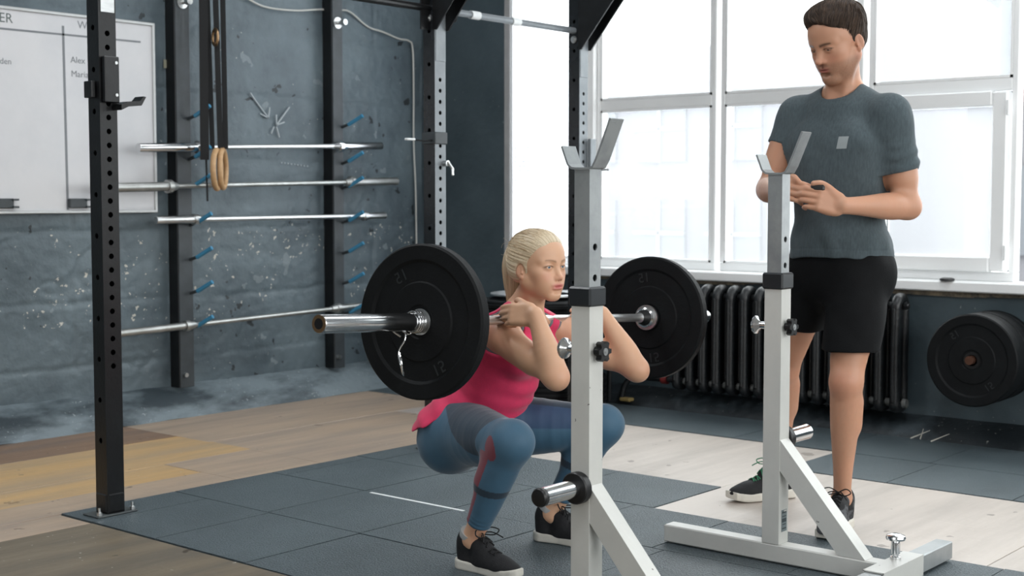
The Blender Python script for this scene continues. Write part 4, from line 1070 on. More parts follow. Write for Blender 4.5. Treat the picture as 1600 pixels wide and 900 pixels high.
        if beard:
            bm = smooth01(-z, .035, .055) * smooth01(y, -.01, .015) * (1 - .9 * lipm) ; bm = bm * beard * (.75 + .25 * vnoise((P * 600).astype(np.float32))) * smooth01(z, -.128, -.100)
            mous = np.exp(-((z + .050) / .006) ** 2) * np.exp(-(x / .028) ** 4) * (y > .07) * beard
            C_ = mixc(C_, np.array(brow) * 1.0, np.clip(np.maximum(bm, mous), 0, 1) * .55)
        return mixc(C_, lip, lipm)

def project(S_, head, Q, off=.0006, o=(0, -.012, .03), n=56, r0=.05, r1=.155):
    """drop local points on the sculpted surface along rays from inside the head"""
    Q = np.asarray(Q, float); o = np.array(o); d = Q - o; d /= np.linalg.norm(d, axis=1)[:, None]; rr = np.linspace(r1, r0, n)
    P = (o + d[:, None, :] * rr[None, :, None]).reshape(-1, 3); W_ = (head.c + (P @ head.R) * head.sc).astype(np.float32)
    D = S_.ev(W_, .01).reshape(len(Q), n); ins = D < 0; k = ins.argmax(1); ok = ins.any(1) & (k > 0); kk = np.clip(k, 1, None); ar = np.arange(len(Q))
    a, b = D[ar, kk - 1], D[ar, kk]; t = a / (a - b + 1e-9); r = rr[kk - 1] + (rr[kk] - rr[kk - 1]) * t
    L_ = o + d * (r + off)[:, None]
    return head.c + (L_ @ head.R) * head.sc, ok
def strands(S_, head, starts, path, m_list, parent, rng, rad=.00055, npts=6):
    pts = np.array([path(q, j / (npts - 1)) for q in starts for j in range(npts)])
    W_, ok = project(S_, head, pts); W_ = W_.reshape(len(starts), npts, 3); ok = ok.reshape(len(starts), npts)
    mbs = [MB() for _ in m_list]
    for i in range(len(starts)):
        n_ok = int(ok[i].argmin()) if not ok[i].all() else npts
        if n_ok < 3: continue
        r_ = [rad * (.5 + .5 * math.sin(math.pi * min(1, (j + .6) / n_ok))) for j in range(n_ok)]
        mbs[rng.randrange(len(m_list))].tube([tuple(p) for p in W_[i][:n_ok]], r_, 3, cap=False)
    for b_, m_ in zip(mbs, m_list): tag(b_.build('fine_strands', m_, parent), kind='stuff')
def hand(S_, wr, kn, up, flex, L=.175, thumb=(.0, .0), k=.008, sc=1.0, spread=.0, thumb_pts=None, side=1):
    """wr: wrist point, kn: direction wrist->knuckles, up: back-of-hand normal, side: +1 thumb on cross(kn,up)"""
    wr = np.asarray(wr, float); d = unit(kn).astype(float); n = np.asarray(up, float); n = n - d * (n @ d); n = n / np.linalg.norm(n); t = np.cross(d, n) * side
    pl = .085 * sc; W = .036 * sc
    S_.box(wr + d * pl * .52 + n * 0, (pl * .50, W * 1.02, .0125 * sc), np.stack([d, t, n]), rd=.012 * sc, k=.014)
    S_.ell(wr + d * pl * .35 + t * W * .7 - n * .008 * sc, (.028 * sc, .015 * sc, .014 * sc), np.stack([d, t, n]), k=.012)
    S_.ell(wr + d * pl * .45 - t * W * .75 - n * .006 * sc, (.032 * sc, .012 * sc, .012 * sc), np.stack([d, t, n]), k=.012)
    lens = [(.042, .026, .020), (.046, .029, .021), (.042, .027, .021), (.033, .020, .018)]
    rad = (.0088, .0090, .0085, .0075)
    tips = []
    for i in range(4):
        off = (1.5 - i) * .0188 * sc
        p = wr + d * (pl - abs(i - 1.2) * .004 * sc) + t * off; ang = 0; pts = [p - d * .012 * sc]
        fl = flex[i] if hasattr(flex[0], '__len__') else flex
        fd = d * math.cos(spread * (1.5 - i)) + t * math.sin(spread * (1.5 - i))
        pts.append(p)
        for j in range(3):
            ang += fl[j]; dd = fd * math.cos(ang) - n * math.sin(ang); pts.append(pts[-1] + dd * lens[i][j] * sc)
        r = rad[i] * sc
        S_.chain([tuple(q) for q in pts], [r * 1.02, r * 1.05, r * .98, r * .92, r * .80], k=.006)
        tips.append(pts[-1])
    if thumb_pts is not None:
        S_.chain([tuple(q) for q in thumb_pts], [.014 * sc, .0118 * sc, .0108 * sc, .0088 * sc][:len(thumb_pts)], k=.010)
    return d, t, n, tips
# ================================================================ shoe shared by both people
def shoe(parent, heel, toe, sc, ank, mu, ms, ml, lace_col, name='shoe', label=None, tongue=True, mesh_side=None, lift=0):
    heel = np.array([heel[0], heel[1], lift], float); toe = np.array([toe[0], toe[1], lift], float); L = np.linalg.norm(toe - heel); d = (toe - heel) / L; t = np.cross([0, 0, 1], d); u = np.array([0, 0, 1.]); R = np.stack([d, t, u])
    w = lambda x, y, z: heel + d * x * L + t * y * L + u * z * L
    def outline(grow, z0, z1, rocker=.012):
        pts = [(.13, 0, .118), (.40, .004, .098), (.62, .012, .132), (.80, .006, .125), (.885, .0, .105)]
        def fn(P):
            q = (P - heel) @ R.T / L; D = np.full(len(P), 9., np.float32)
            for a, b in zip(pts[:-1], pts[1:]):
                A = np.array(a[:2]); B = np.array(b[:2]); dd = B - A; tt = np.clip(((q[:, :2] - A) @ dd) / (dd @ dd), 0, 1)
                D = np.minimum(D, np.linalg.norm(q[:, :2] - A - tt[:, None] * dd, axis=1) - (a[2] + (b[2] - a[2]) * tt) - grow)
            roc = np.clip(q[:, 0] - .72, 0, 1) ** 2 * .75 + np.clip(.10 - q[:, 0], 0, 1) ** 2 * .9
            dz = np.maximum(z0 + roc - q[:, 2], q[:, 2] - z1 - roc * .8 - .035 * np.clip(.45 - q[:, 0], 0, 1))
            k = .02; hh = np.clip(k - np.abs(D - dz), 0, None) / k
            return ((np.maximum(D, dz) + hh * hh * k * .25) * L).astype(np.float32)
        return fn
    lo = heel - .25; hi = toe + .25
    S_ = Sdf()
    S_.ell(w(.15, 0, .22), (.125 * L, .118 * L, .25 * L), R, k=.02)
    S_.cap(w(.20, 0, .36), w(.43, 0, .30), .112 * L, .100 * L, k=.03)
    S_.cap(w(.42, 0, .20), w(.68, .005, .125), .125 * L, .110 * L, k=.02)
    S_.ell(w(.74, .006, .115), (.235 * L, .125 * L, .095 * L), R, k=.03)
    S_.ell(w(.40, 0, .10), (.30 * L, .105 * L, .10 * L), R, k=.02)
    S_.fn(lambda P: -(((P - heel) @ u) / 1 - .075 * L), k=.004)
    a_ = np.asarray(ank, float)
    op = w(.225, 0, .50); S_.ell(op, (.135 * L, .092 * L, .125 * L), R, k=.012, op='s')
    S_.warp(lambda P, D: .0010 * np.sin(((P - heel) @ d) * 900) * 0 - .0014 * fbm(P * 22, 3))
    o = sculpt(name, S_, .0032, mu, parent, it=1)
    if label: o['label'] = label
    s2_ = Sdf(); s2_.fn(outline(.012, 0, .105), lo, hi, op='u', k=.001); sculpt('sole', s2_, .0030, ms, o, it=1)
    s3 = Sdf(); s3.fn(outline(.014, -.0, .022), lo, hi, op='u', k=.001); 
    # laces: crossing bars and a bow
    mb = MB()
    def top(x, y):
        zz = np.linspace(.58, .05, 90); Pq = np.array([w(x, y, z) for z in zz], np.float32); Dq = S_.ev(Pq, .02); k_ = int(np.argmax(Dq < .002)); return w(x, y, zz[k_])
    for i in range(5):
        x = .37 + i * .062; a = top(x, -.065); b = top(x + .03, .065); mid = top(x + .015, 0) + u * .002; mb.tube(catmull([a, mid, b], 5), .0023, 8)
        a = top(x, .065); b = top(x + .03, -.065); mid = top(x + .015, 0) + u * .004; mb.tube(catmull([a, mid, b], 5), .0023, 8)
    k0 = top(.37, 0) + u * .006
    for sx in (-1, 1):
        mb.tube(catmull([k0, k0 + t * sx * .03 + u * .016 + d * .01, k0 + t * sx * .052 + u * .008 + d * .03, k0 + t * sx * .03 + d * .03 - u * .004, k0 + d * .006], 6), .0021, 8)
        mb.tube(catmull([k0, k0 + t * sx * .02 + d * .03 + u * .006, k0 + t * sx * .045 + d * .055 - u * .012], 6), .0021, 8)
    la = mb.build('laces', ml, o)
    return o
# ================================================================ the squatting woman
WO = np.array([3.40, 2.80, 0]); WL = np.array([.996, .09, 0]); WF = np.array([.09, -.996, 0])
def wp(l, f, z): return WO + l * WL + f * WF + np.array([0, 0, z])
woman = empty('person', tuple(WO), 'blonde woman in a pink tank top and blue leggings squatting under the barbell', 'person')
lean = math.radians(34)
UPv = WF * math.sin(lean) + np.array([0, 0, math.cos(lean)]); FWv = WF * math.cos(lean) - np.array([0, 0, math.sin(lean)])
RT = np.stack([WL, FWv, UPv]); R0 = np.stack([WL, WF, [0, 0, 1.]])
WJ = dict(hipN=wp(-.090, -.208, .405), kneeN=wp(-.285, .135, .425), ankN=wp(-.248, -.040, .095), hipF=wp(.09, -.208, .40), kneeF=wp(.245, .135, .405), ankF=wp(.190, -.035, .095),
          shN=wp(-.172, .005, .742), elN=wp(-.232, .262, .628), wrN=wp(-.222, .180, .812), shF=wp(.172, .02, .718), elF=wp(.225, .278, .605), wrF=wp(.195, .165, .785))
def w_pelvis(S_, g=0.0):
    S_.ell(wp(0, -.212, .425), (.158 + g, .105 + g, .105 + g), RT, k=.04)
    for s in (-1, 1): S_.ell(wp(s * .092, -.246, .368), (.100 + g, .108 + g, .112 + g), RT, k=.05)
def w_torso(S_, g=0.0):
    S_.ell(wp(0, -.212, .425), (.158 + g, .105 + g, .105 + g), RT, k=.04)
    S_.ell(wp(0, -.130, .535), (.118 + g, .088 + g, .125 + g), RT, k=.06)
    S_.ell(wp(0, -.070, .650), (.135 + g, .098 + g, .125 + g), RT, k=.05)
    S_.ell(wp(0, -.040, .735), (.125 + g, .070 + g, .065 + g), RT, k=.05)
    for s in (-1, 1):
        S_.ell(wp(s * .064, .012, .655), (.055 + g, .050 + g, .052 + g), RT, k=.035)
        S_.ell(wp(s * .098, -.095, .655), (.045 + g, .060 + g, .105 + g), RT, k=.04)
        S_.ell(wp(s * .092, -.246, .368), (.100 + g, .108 + g, .112 + g), RT, k=.05)
def w_shoulders(S_):
    for s, sh in ((-1, WJ['shN']), (1, WJ['shF'])):
        S_.cap(wp(s * .030, -.030, .800), sh + WL * (-s * .025) + np.array([0, 0, .010]), .030, .038, k=.035)
        S_.ell(wp(s * .10, -.09, .735), (.06, .035, .05), RT, k=.03)
        S_.cap(wp(s * .02, .045, .772), sh + np.array([0, 0, .018]), .015, .016, k=.035)
def w_leg(S_, side, g=0.0):
    h, k_, a = (WJ['hipN'], WJ['kneeN'], WJ['ankN']) if side < 0 else (WJ['hipF'], WJ['kneeF'], WJ['ankF'])
    d = unit(k_ - h); dn = np.array([0, 0, -1.])
    S_.chain([h, h + (k_ - h) * .35, h + (k_ - h) * .75, k_], [.098 + g, .088 + g, .070 + g, .062 + g], k=.05)
    S_.cap(h + dn * .035 - d * .02, h + (k_ - h) * .55 + dn * .018, .082 + g, .062 + g, k=.04)
    S_.ell(k_ + unit(k_ - h) * .014 + np.array([0, 0, .006]), (.050 + g, .050 + g, .050 + g), k=.03)
    d2 = unit(a - k_); back = unit(-WF - d2 * float(-WF @ d2))
    S_.chain([k_, k_ + (a - k_) * .30, k_ + (a - k_) * .65, k_ + (a - k_) * .88, a], [.056 + g, .052 + g, .041 + g, .033 + g, .034 + g], k=.03)
    S_.cap(k_ + (a - k_) * .12 + back * .014, k_ + (a - k_) * .42 + back * .020, .042 + g, .040 + g, k=.03)
def w_arm(S_, side):
    s, e, w_ = (WJ['shN'], WJ['elN'], WJ['wrN']) if side < 0 else (WJ['shF'], WJ['elF'], WJ['wrF'])
    S_.ell(s + (e - s) * .10 + np.array([0, 0, .004]), (.050, .056, .052), R0, k=.03)
    S_.chain([s, s + (e - s) * .45, s + (e - s) * .85, e], [.049, .044, .036, .034], k=.03)
    S_.cap(s + (e - s) * .30 + np.array([0, 0, -.012]), s + (e - s) * .62 + np.array([0, 0, -.010]), .036, .034, k=.025)
    d = unit(e - s)
    S_.ell(e + d * .008 - np.array([0, 0, .005]), (.027, .027, .026), k=.034)
    S_.chain([e + unit(w_ - e) * .01, e + (w_ - e) * .32, e + (w_ - e) * .72, w_], [.037, .041, .030, .0245], k=.022)
hcF = wp(-.012, .048, .945)
HW = Head(hcF, head_frame(hcF, -95, -1, 0), 1.0, False)
def w_neck(S_):
    S_.cap(wp(0, -.022, .800), hcF + np.array([0, 0, -.065]) - WF * .010, .050, .046, k=.03)
    for s in (-1, 1): S_.cap(wp(s * .014, .040, .790), hcF + WL * s * .050 - WF * .012 - np.array([0, 0, .035]), .010, .013, k=.016)
WB_ = Sdf(); w_torso(WB_); w_shoulders(WB_)
for s in (-1, 1): w_leg(WB_, s); w_arm(WB_, s)
w_neck(WB_)
HW.build(WB_, mouth_open=.0012)
# feet inside the shoes
for a, hl in ((WJ['ankN'], 1), (WJ['ankF'], 1)): WB_.cap(a, a + WF * .10 - np.array([0, 0, .062]), .028, .020, k=.02)
# hands holding the bar: palms up, fingers hooked under and round the bar
def bar_at(l):   # point of the bar at lateral offset l
    A_ = np.array(BA); B_ = np.array(BD); return A_ + B_ * ((l - float((A_ - WO) @ WL)) / float(B_ @ WL))
HS = Sdf()
for side, wr in ((-1, WJ['wrN']), (1, WJ['wrF'])):
    b = bar_at(side * .225)
    n_ = unit(WL * side * .80 + WF * .38 + np.array([0, 0, .30]))
    kn = b + n_ * .030 + WF * .012 + np.array([0, 0, .012])
    dirk = unit(kn - wr); t_up = np.cross(dirk, n_ - dirk * float(n_ @ dirk)); sd = 1 if t_up[2] > 0 else -1
    tk = unit(t_up) * sd; nb = unit(n_ - dirk * float(n_ @ dirk))
    th = [wr + dirk * .022 + tk * .020 - nb * .004, wr + dirk * .045 + tk * .038 - nb * .010, wr + dirk * .066 + tk * .050 - nb * .022, wr + dirk * .078 + tk * .052 - nb * .036]
    hand(HS, wr + dirk * .004, dirk, n_, ((.45, 1.05, .8), (.55, 1.1, .8), (.65, 1.15, .8), (.75, 1.2, .8)), sc=.93, thumb_pts=th, side=sd)
WB_.p += HS.p
SKF = np.array(hexc(212, 167, 136)); 
def w_skin(P):
    C_ = np.tile(SKF, (len(P), 1)); v = fbm(P.astype(np.float32) * 14, 3)[:, None]; C_ = C_ * (1 + .05 * v) * np.array([1, 1 - 0, 1]); C_ = C_ + v * np.array([.01, -.006, -.008])
    for e in (WJ['elN'], WJ['elF']):
        m = np.exp(-(np.linalg.norm(P - (e + WF * .02), axis=1) / .035) ** 2)[:, None] * .35; C_ = C_ * (1 - m) + np.array(hexc(192, 122, 102)) * m
    # fingertips pinker
    for w_ in (WJ['wrN'], WJ['wrF']):
        r = np.linalg.norm(P - w_, axis=1); m = (smooth01(r, .10, .16) * (r < .22) * smooth01(((w_ - P) @ WF), .04, .08) * (np.abs((P - WO) @ WL) > .15))[:, None] * .3; C_ = C_ * (1 - m) + np.array(hexc(200, 112, 98)) * m
    C_ = HW.face_colors(P, C_, SKF, np.array(hexc(198, 112, 110)), np.array(hexc(140, 104, 78)), np.array(hexc(204, 128, 110)), .75)
    return np.clip(C_, 0, 1)
zc = float(hcF[2]) - .118
V1, F1_ = surface(WB_, .0036, hi=None); V1 = relax(V1, F1_, 2); V1, F1_ = clip_faces(V1, F1_, lambda c: ~((c[:, 2] > zc) & (np.linalg.norm((c - hcF)[:, :2], axis=1) < .16) & (c[:, 2] > zc)))
V2, F2_ = surface(WB_, .0017, lo=hcF - np.array([.14, .14, .135]), hi=hcF + np.array([.14, .14, .14]), pad=0); V2 = relax(V2, F2_, 1, .4)
V2, F2_ = clip_faces(V2, F2_, lambda c: (c[:, 2] > zc - .004) & (np.linalg.norm((c - hcF)[:, :2], axis=1) < .162))
Vb, Fb = merge([(V1, F1_), (V2, F2_)])
w_body = mesh_obj('body', Vb, Fb, M['skinF'], woman, colfn=w_skin)
HW.eyes(woman, (-.10, .02), np.array(hexc(88, 116, 134)))
# ---- hair
HSF = Sdf()
HW.ell(HSF, (0, -.016, .039), (.0765, .0970, .0815), k=.01)
HW.ell(HSF, (0, .030, .058), (.058, .050, .045), k=.03)
for s in (-1, 1): HW.ell(HSF, (s * .050, -.030, .000), (.026, .05, .05), k=.02)
HSF.fn(lambda P: (lambda q: ((.80 * q[:, 1] - .60 * q[:, 2] - .0165 - .010 * np.exp(-((np.abs(q[:, 0]) - .055) / .02) ** 2) + .0012 * vnoise((q * 40).astype(np.float32))) * HW.sc).astype(np.float32))(HW.loc(P)), k=.004)
HSF.fn(lambda P: (lambda q: ((-q[:, 2] - .062 + .55 * np.clip(q[:, 1] + .045, 0, 1)) * HW.sc).astype(np.float32))(HW.loc(P)), k=.006)
def strandcoord(q):
    # strands converge on the ponytail tie
    p = q - np.array([0, -.100, .052]); a = np.arctan2(p[:, 0], p[:, 2] + .25 * p[:, 1]); r = np.linalg.norm(p, axis=1); return a, r
def hair_warp(P, D):
    q = HW.loc(P); a, r = strandcoord(q)
    Q = np.stack([a * 16, r * 7, 0 * a], 1).astype(np.float32); Q2 = np.stack([a * 46, r * 8, 0 * a + 3], 1).astype(np.float32)
    fd = smooth01(.0165 - (.80 * q[:, 1] - .60 * q[:, 2]), .0, .03)
    return -((.0010 * vnoise(Q) + .0008 * vnoise(Q2) + .0012) * fd)
HSF.warp(hair_warp)
for s in (-1, 1): HW.ell(HSF, (s * .073, -.0080, -.0145), (.020, .0160, .0255), k=.006, op='s', rx=-8)
tail = Sdf()
TP = [(0, -.092, .058), (0, -.112, .040), (0, -.117, .0), (0, -.112, -.045), (0, -.106, -.085), (0, -.106, -.130), (0, -.108, -.155)]
tail.chain([HW.w(*p) for p in TP], [.015, .025, .030, .029, .026, .019, .006], k=.02)
tail.warp(lambda P, D: (lambda q: -(.0022 * vnoise(np.stack([np.arctan2(q[:, 0], q[:, 1] + .105) * 3.5, q[:, 2] * 6, 0 * q[:, 0]], 1).astype(np.float32)) + .0013 * vnoise(np.stack([np.arctan2(q[:, 0], q[:, 1] + .105) * 11, q[:, 2] * 8, 0 * q[:, 0] + 7], 1).astype(np.float32))))(HW.loc(P)))
BL = np.array(hexc(216, 200, 172)); BL2 = np.array(hexc(168, 146, 116))
def hair_col(P):
    q = HW.loc(P); a, r = strandcoord(q); n = vnoise(np.stack([a * 34, r * 10, 0 * a + 1], 1).astype(np.float32)); m = np.clip(.5 + .8 * n, 0, 1)[:, None] * .6
    n2 = vnoise(np.stack([a * 75, r * 14, 0 * a + 4], 1).astype(np.float32)); m = np.clip(m + .28 * n2[:, None], 0, 1); return BL * (1 - m) + BL2 * m
def tail_col(P):
    q = HW.loc(P); a = np.arctan2(q[:, 0], q[:, 1] + .105); n = vnoise(np.stack([a * 9, q[:, 2] * 7, 0 * a], 1).astype(np.float32)); m = np.clip(.45 + .8 * n, 0, 1)[:, None] * .65; return BL * (1 - m) + BL2 * m
hair = sculpt('hair', HSF, .0019, M['hairF'], woman, colfn=hair_col, it=0)
pt = sculpt('ponytail', tail, .0021, M['hairF'], hair, colfn=tail_col, it=0)
mb = MB(); rr_ = random.Random(4)
for i in range(170):     # loose strands
    if True:
        k = rr_.uniform(0, 2 * math.pi); ro = rr_.uniform(.016, .030)
        P_ = []
        for j, p in enumerate(TP):
            f = j / (len(TP) - 1); ww = [.017, .025, .030, .030, .027, .022, .014][j] * (.9 + ro * 6); P_.append(HW.w(p[0] + math.cos(k + f * .5) * ww, p[1] + math.sin(k + f * .5) * ww, p[2] - f * rr_.uniform(0, .02)))
    else:
        th = rr_.uniform(-1.62, 1.62); y0 = rr_.uniform(-.03, .070 - .045 * abs(th)); P_ = []
        for j in range(6):
            f = j / 5; yy = y0 + (-.088 - y0) * f; rx = .0785 * math.sqrt(max(.05, 1 - ((yy + .016) / .100) ** 2)); rz = .084 * math.sqrt(max(.05, 1 - ((yy + .016) / .100) ** 2)); lift_ = .001 + .003 * math.sin(math.pi * f) * rr_.random()
            P_.append(HW.w(math.sin(th * (1 - f * .7)) * (rx + lift_), yy, .039 + math.cos(th * (1 - f * .7)) * (rz + lift_)))
    mb.tube(catmull(P_, 3), .00042, 3, cap=False)
for i in range(22):      # flyaways behind the head
    a = HW.w(rr_.uniform(-.03, .03), -.095, rr_.uniform(-.02, .08)); b = a + HW.R.T @ np.array([rr_.uniform(-.02, .02), -rr_.uniform(.01, .035), rr_.uniform(-.02, .03)]); c = b + HW.R.T @ np.array([0, -rr_.uniform(0, .02), -rr_.uniform(-.01, .03)])
    mb.tube(catmull([a, b, c], 4), .0004, 3, cap=False)
rs_ = random.Random(12); st0 = []
for i in range(900):
    th = rs_.uniform(-1.9, 1.9); y0 = rs_.uniform(-.09, .085); st0.append((math.sin(th) * .07, y0, .039 + math.cos(th) * .075))
tie_ = np.array([0, -.098, .054])
def wpath(q, f):
    q = np.array(q); o = np.array([0, -.012, .03]); a = (q - o) / np.linalg.norm(q - o); b = (tie_ - o) / np.linalg.norm(tie_ - o)
    v = a * (1 - f) + b * f; v /= np.linalg.norm(v); return o + v * .08
strands(HSF, HW, st0, wpath, [mat('pale_blonde_strand', hexc(240, 224, 196), .4), mat('dark_blonde_strand', hexc(176, 150, 116), .5)], hair, rs_, rad=.0005)
tag(mb.build('loose_strands', mat('blonde_strand', tuple(BL), .4), hair), kind='stuff')
MB().lathe([(-.008, .015), (-.004, .019), (.004, .019), (.008, .015)], HW.w(0, -.098, .052), tuple(HW.R.T @ np.array([0, -.8, -.45])), 20).build('hair_tie', M['ring_wood'], hair)
# ---- leggings
def lg_field(g):
    S_ = Sdf(); w_pelvis(S_, g); S_.ell(wp(0, -.15, .475), (.128, .100, .060), RT, k=.04)
    for s in (-1, 1): w_leg(S_, s, g)
    return S_
LG = lg_field(.0045)
aN = unit(WJ['kneeN'] - WJ['ankN']); aF = unit(WJ['kneeF'] - WJ['ankF'])
def ankle_cut(P):
    m = ((P - WO) @ WL) < -.02
    dN = -((P - (WJ['ankN'] + aN * .062)) @ aN); dF = -((P - (WJ['ankF'] + aF * .062)) @ aF); d = np.where(m, dN, dF); return np.where(P[:, 2] < .25, d, -.2).astype(np.float32)
LG.fn(ankle_cut, k=.003)
def lg_wr(P, D):
    d = 0
    for kk, h, a in ((WJ['kneeN'], WJ['hipN'], WJ['ankN']), (WJ['kneeF'], WJ['hipF'], WJ['ankF'])):
        c = kk + np.array([0, 0, -.055]) + unit(a - kk) * 0 + unit(h - kk) * .045; r = np.linalg.norm(P - c, axis=1); d = d + .0014 * np.exp(-(r / .035) ** 2) * np.sin(r * 330)
        t = ((P - a) @ unit(kk - a)); d = d + .0009 * np.exp(-((t - .07) / .025) ** 2) * np.sin(t * 420) * (np.linalg.norm(P - a, axis=1) < .14)
    return d + .0006 * vnoise((P * 30).astype(np.float32))
LG.warp(lg_wr)
cB, cD, cR, cN = (np.array(hexc(*c)) for c in ((62, 98, 122), (42, 60, 76), (122, 52, 66), (40, 62, 100)))
def lg_col(P):
    C_ = np.tile(cB, (len(P), 1)); C_ = C_ * (1 + .06 * fbm(P.astype(np.float32) * 40, 3))[:, None]
    for sd, h, k_, a in ((-1, WJ['hipN'], WJ['kneeN'], WJ['ankN']), (1, WJ['hipF'], WJ['kneeF'], WJ['ankF'])):
        own = (((P - WO) @ WL) * sd > -.01)
        L1 = np.linalg.norm(k_ - h); d1 = (k_ - h) / L1; t1 = (P - h) @ d1 / L1
        up = unit(np.array([0, 0, 1.]) - d1 * d1[2]); out = unit(np.cross(d1, up)); out = out * np.sign(out @ (WL * sd))
        q = P - h - ((P - h) @ d1)[:, None] * d1; an = np.degrees(np.arctan2(q @ up, q @ out))           # 0 = outer side, 90 = top
        L2 = np.linalg.norm(a - k_); d2 = (a - k_) / L2; t2 = (P - k_) @ d2 / L2
        bk = unit(-WF - d2 * float(-WF @ d2)); ou = unit(np.cross(d2, bk)); ou = ou * np.sign(ou @ (WL * sd)); q2 = P - k_ - ((P - k_) @ d2)[:, None] * d2
        a2 = np.degrees(np.arctan2(q2 @ bk, q2 @ ou))     # 0 = outer, 90 = back
        near_sh = np.linalg.norm(q2, axis=1) < .078
        shin = own & (t2 > .10) & (P[:, 2] < .40) & near_sh
        # dark panel over the thigh that runs down to the hollow of the knee
        C_[own & ~shin & (an > 118) & (t1 > -.2) & (t1 < .80)] = cN * .7 + cB * .3
        edge_lo = 66 - 112 * smooth01(t1, -.1, .85)
        dk = own & ~shin & (t1 > -.45) & (t1 < .80 + .06 * np.sin(np.radians(np.clip(an, -60, 90) * 2 - 60))) & (an > edge_lo) & (an < 124); C_[dk] = cD * 1.0
        # red side panel behind the knee and down the calf
        kc = k_ + np.array([0, 0, -.012]) + WL * sd * .052 - WF * .030
        rp = own & near_sh & (((t2 > .10) & (a2 > 18 + 8 * t2) & (a2 < 74 - 18 * t2) & (P[:, 2] < .40) ) | (np.linalg.norm((P - kc) * np.array([1, 1, .75]), axis=1) < .030) & (((P - k_) @ (WL * sd)) > .0) ); C_[rp] = cR
        bd = own & near_sh & (t2 > .43 + .03 * np.sin(np.radians(a2))) & (t2 < .495 + .03 * np.sin(np.radians(a2))) & (P[:, 2] < .40); C_[bd] = cD * .8
    return C_
M['legging'] = mat('stretch_fabric', attr='Col', rough=.62, bump=.08, bscale=700, sheen=.3)
sculpt('leggings', LG, .0030, M['legging'], woman, colfn=lg_col, it=1)
# ---- sports bra and tank top
def armholes(S_, grow=0):
    for s, dz in ((-1, .006), (1, -.012)):
        S_.ell(wp(s * .190, -.005, .742 + dz), (.118 + grow, .100 + grow, .082 + grow), RT, k=.006, op='s')
    S_.ell(wp(0, .085, .800), (.070 + grow, .10, .085 + grow), R0, k=.006, op='s')
    S_.ell(wp(0, -.09, .850), (.060 + grow, .06, .060 + grow), R0, k=.006, op='s')
BR = Sdf(); w_torso(BR, .003); w_shoulders(BR); BR.cap(wp(0, -.022, .790), hcF, .056, .056, k=.006, op='s')
BR.warp(lambda P, D: D * 0 - .0030); armholes(BR, -.006); BR.plane(wp(0, -.05, .58), -UPv)
sculpt('sports_bra', BR, .0032, mat('heather_grey_knit', hexc(112, 116, 120), .8), woman, it=1)
TT = Sdf(); w_torso(TT, .008); w_pelvis(TT, .007)
TT.ell(wp(0, -.13, .52), (.130, .098, .13), RT, k=.06); TT.cap(wp(0, -.225, .47), wp(0, -.12, .68), .104, .092, k=.05)
w_shoulders(TT); TT.cap(wp(0, -.022, .780), hcF, .060, .060, k=.006, op='s')
TT.warp(lambda P, D: D * 0 - .0050)
armholes(TT, .004)
TT.fn(lambda P: (lambda f, l: -(P[:, 2] - (.392 + .078 * np.clip((f + .36) / .20, 0, 1) - .035 * np.clip((f + .10) / .10, 0, 1) + .010 * np.sin(l * 22 + f * 9))))((P - WO) @ WF, (P - WO) @ WL).astype(np.float32), k=.004)
# a thin garment: hollow it from inside
def tt_wr(P, D):
    q = (P - WO); f = q @ WF; l = q @ WL; z = q[:, 2]
    # long folds pulled from the bust to the back hem
    s1_ = np.sin((z * 1.0 + f * .55) * 95 + 2.5 * vnoise((P * 7).astype(np.float32))); a_ = np.clip((.60 - z) / .10, 0, 1)
    s2_ = vnoise(np.stack([(z + f * .5) * 26, l * 5, f * 4], 1).astype(np.float32))
    return -(.0035 * s1_ * a_ * .6 + .0040 * s2_ * np.clip((.66 - z) / .1, 0, 1) + .0015 * vnoise((P * 24).astype(np.float32)))
TT.warp(tt_wr)
M['pink'] = mat('raspberry_pink_jersey', hexc(222, 52, 98), .75, col2=hexc(200, 44, 88), nscale=40, namt=.5, bump=.12, bscale=500, sheen=.25)
sculpt('tank_top', TT, .0032, M['pink'], woman, it=1)
# ---- socks and shoes
M['shoe_black'] = mat('black_knit_upper', hexc(20, 20, 23), .75, bump=.35, bscale=500, col2=hexc(34, 35, 38), nscale=60)
M['sole_white'] = mat('off_white_foam_sole', hexc(212, 208, 198), .6, bump=.1, bscale=90)
M['lace_black'] = mat('black_lace', hexc(16, 16, 18), .8)
for sd, a, tw in ((-1, WJ['ankN'], -.13), (1, WJ['ankF'], .05)):
    dd = unit(WF + WL * tw + 0); hl = a - dd * .062; to = hl + dd * .268
    sh = shoe(woman, hl, to, 1, a, M['shoe_black'], M['sole_white'], M['lace_black'], None)
    up_ = unit((WJ['kneeN'] if sd < 0 else WJ['kneeF']) - a)
    MB().lathe([(-.006, .036), (.0, .0372), (.012, .0368), (.012, .032)], tuple(a + np.array([0, 0, .012]) - WF * .004), tuple(up_), 28).build('sock_cuff', mat('grey_sock', hexc(170, 172, 172), .9) if 'grey_sock' not in bpy.data.materials else bpy.data.materials['grey_sock'], woman)
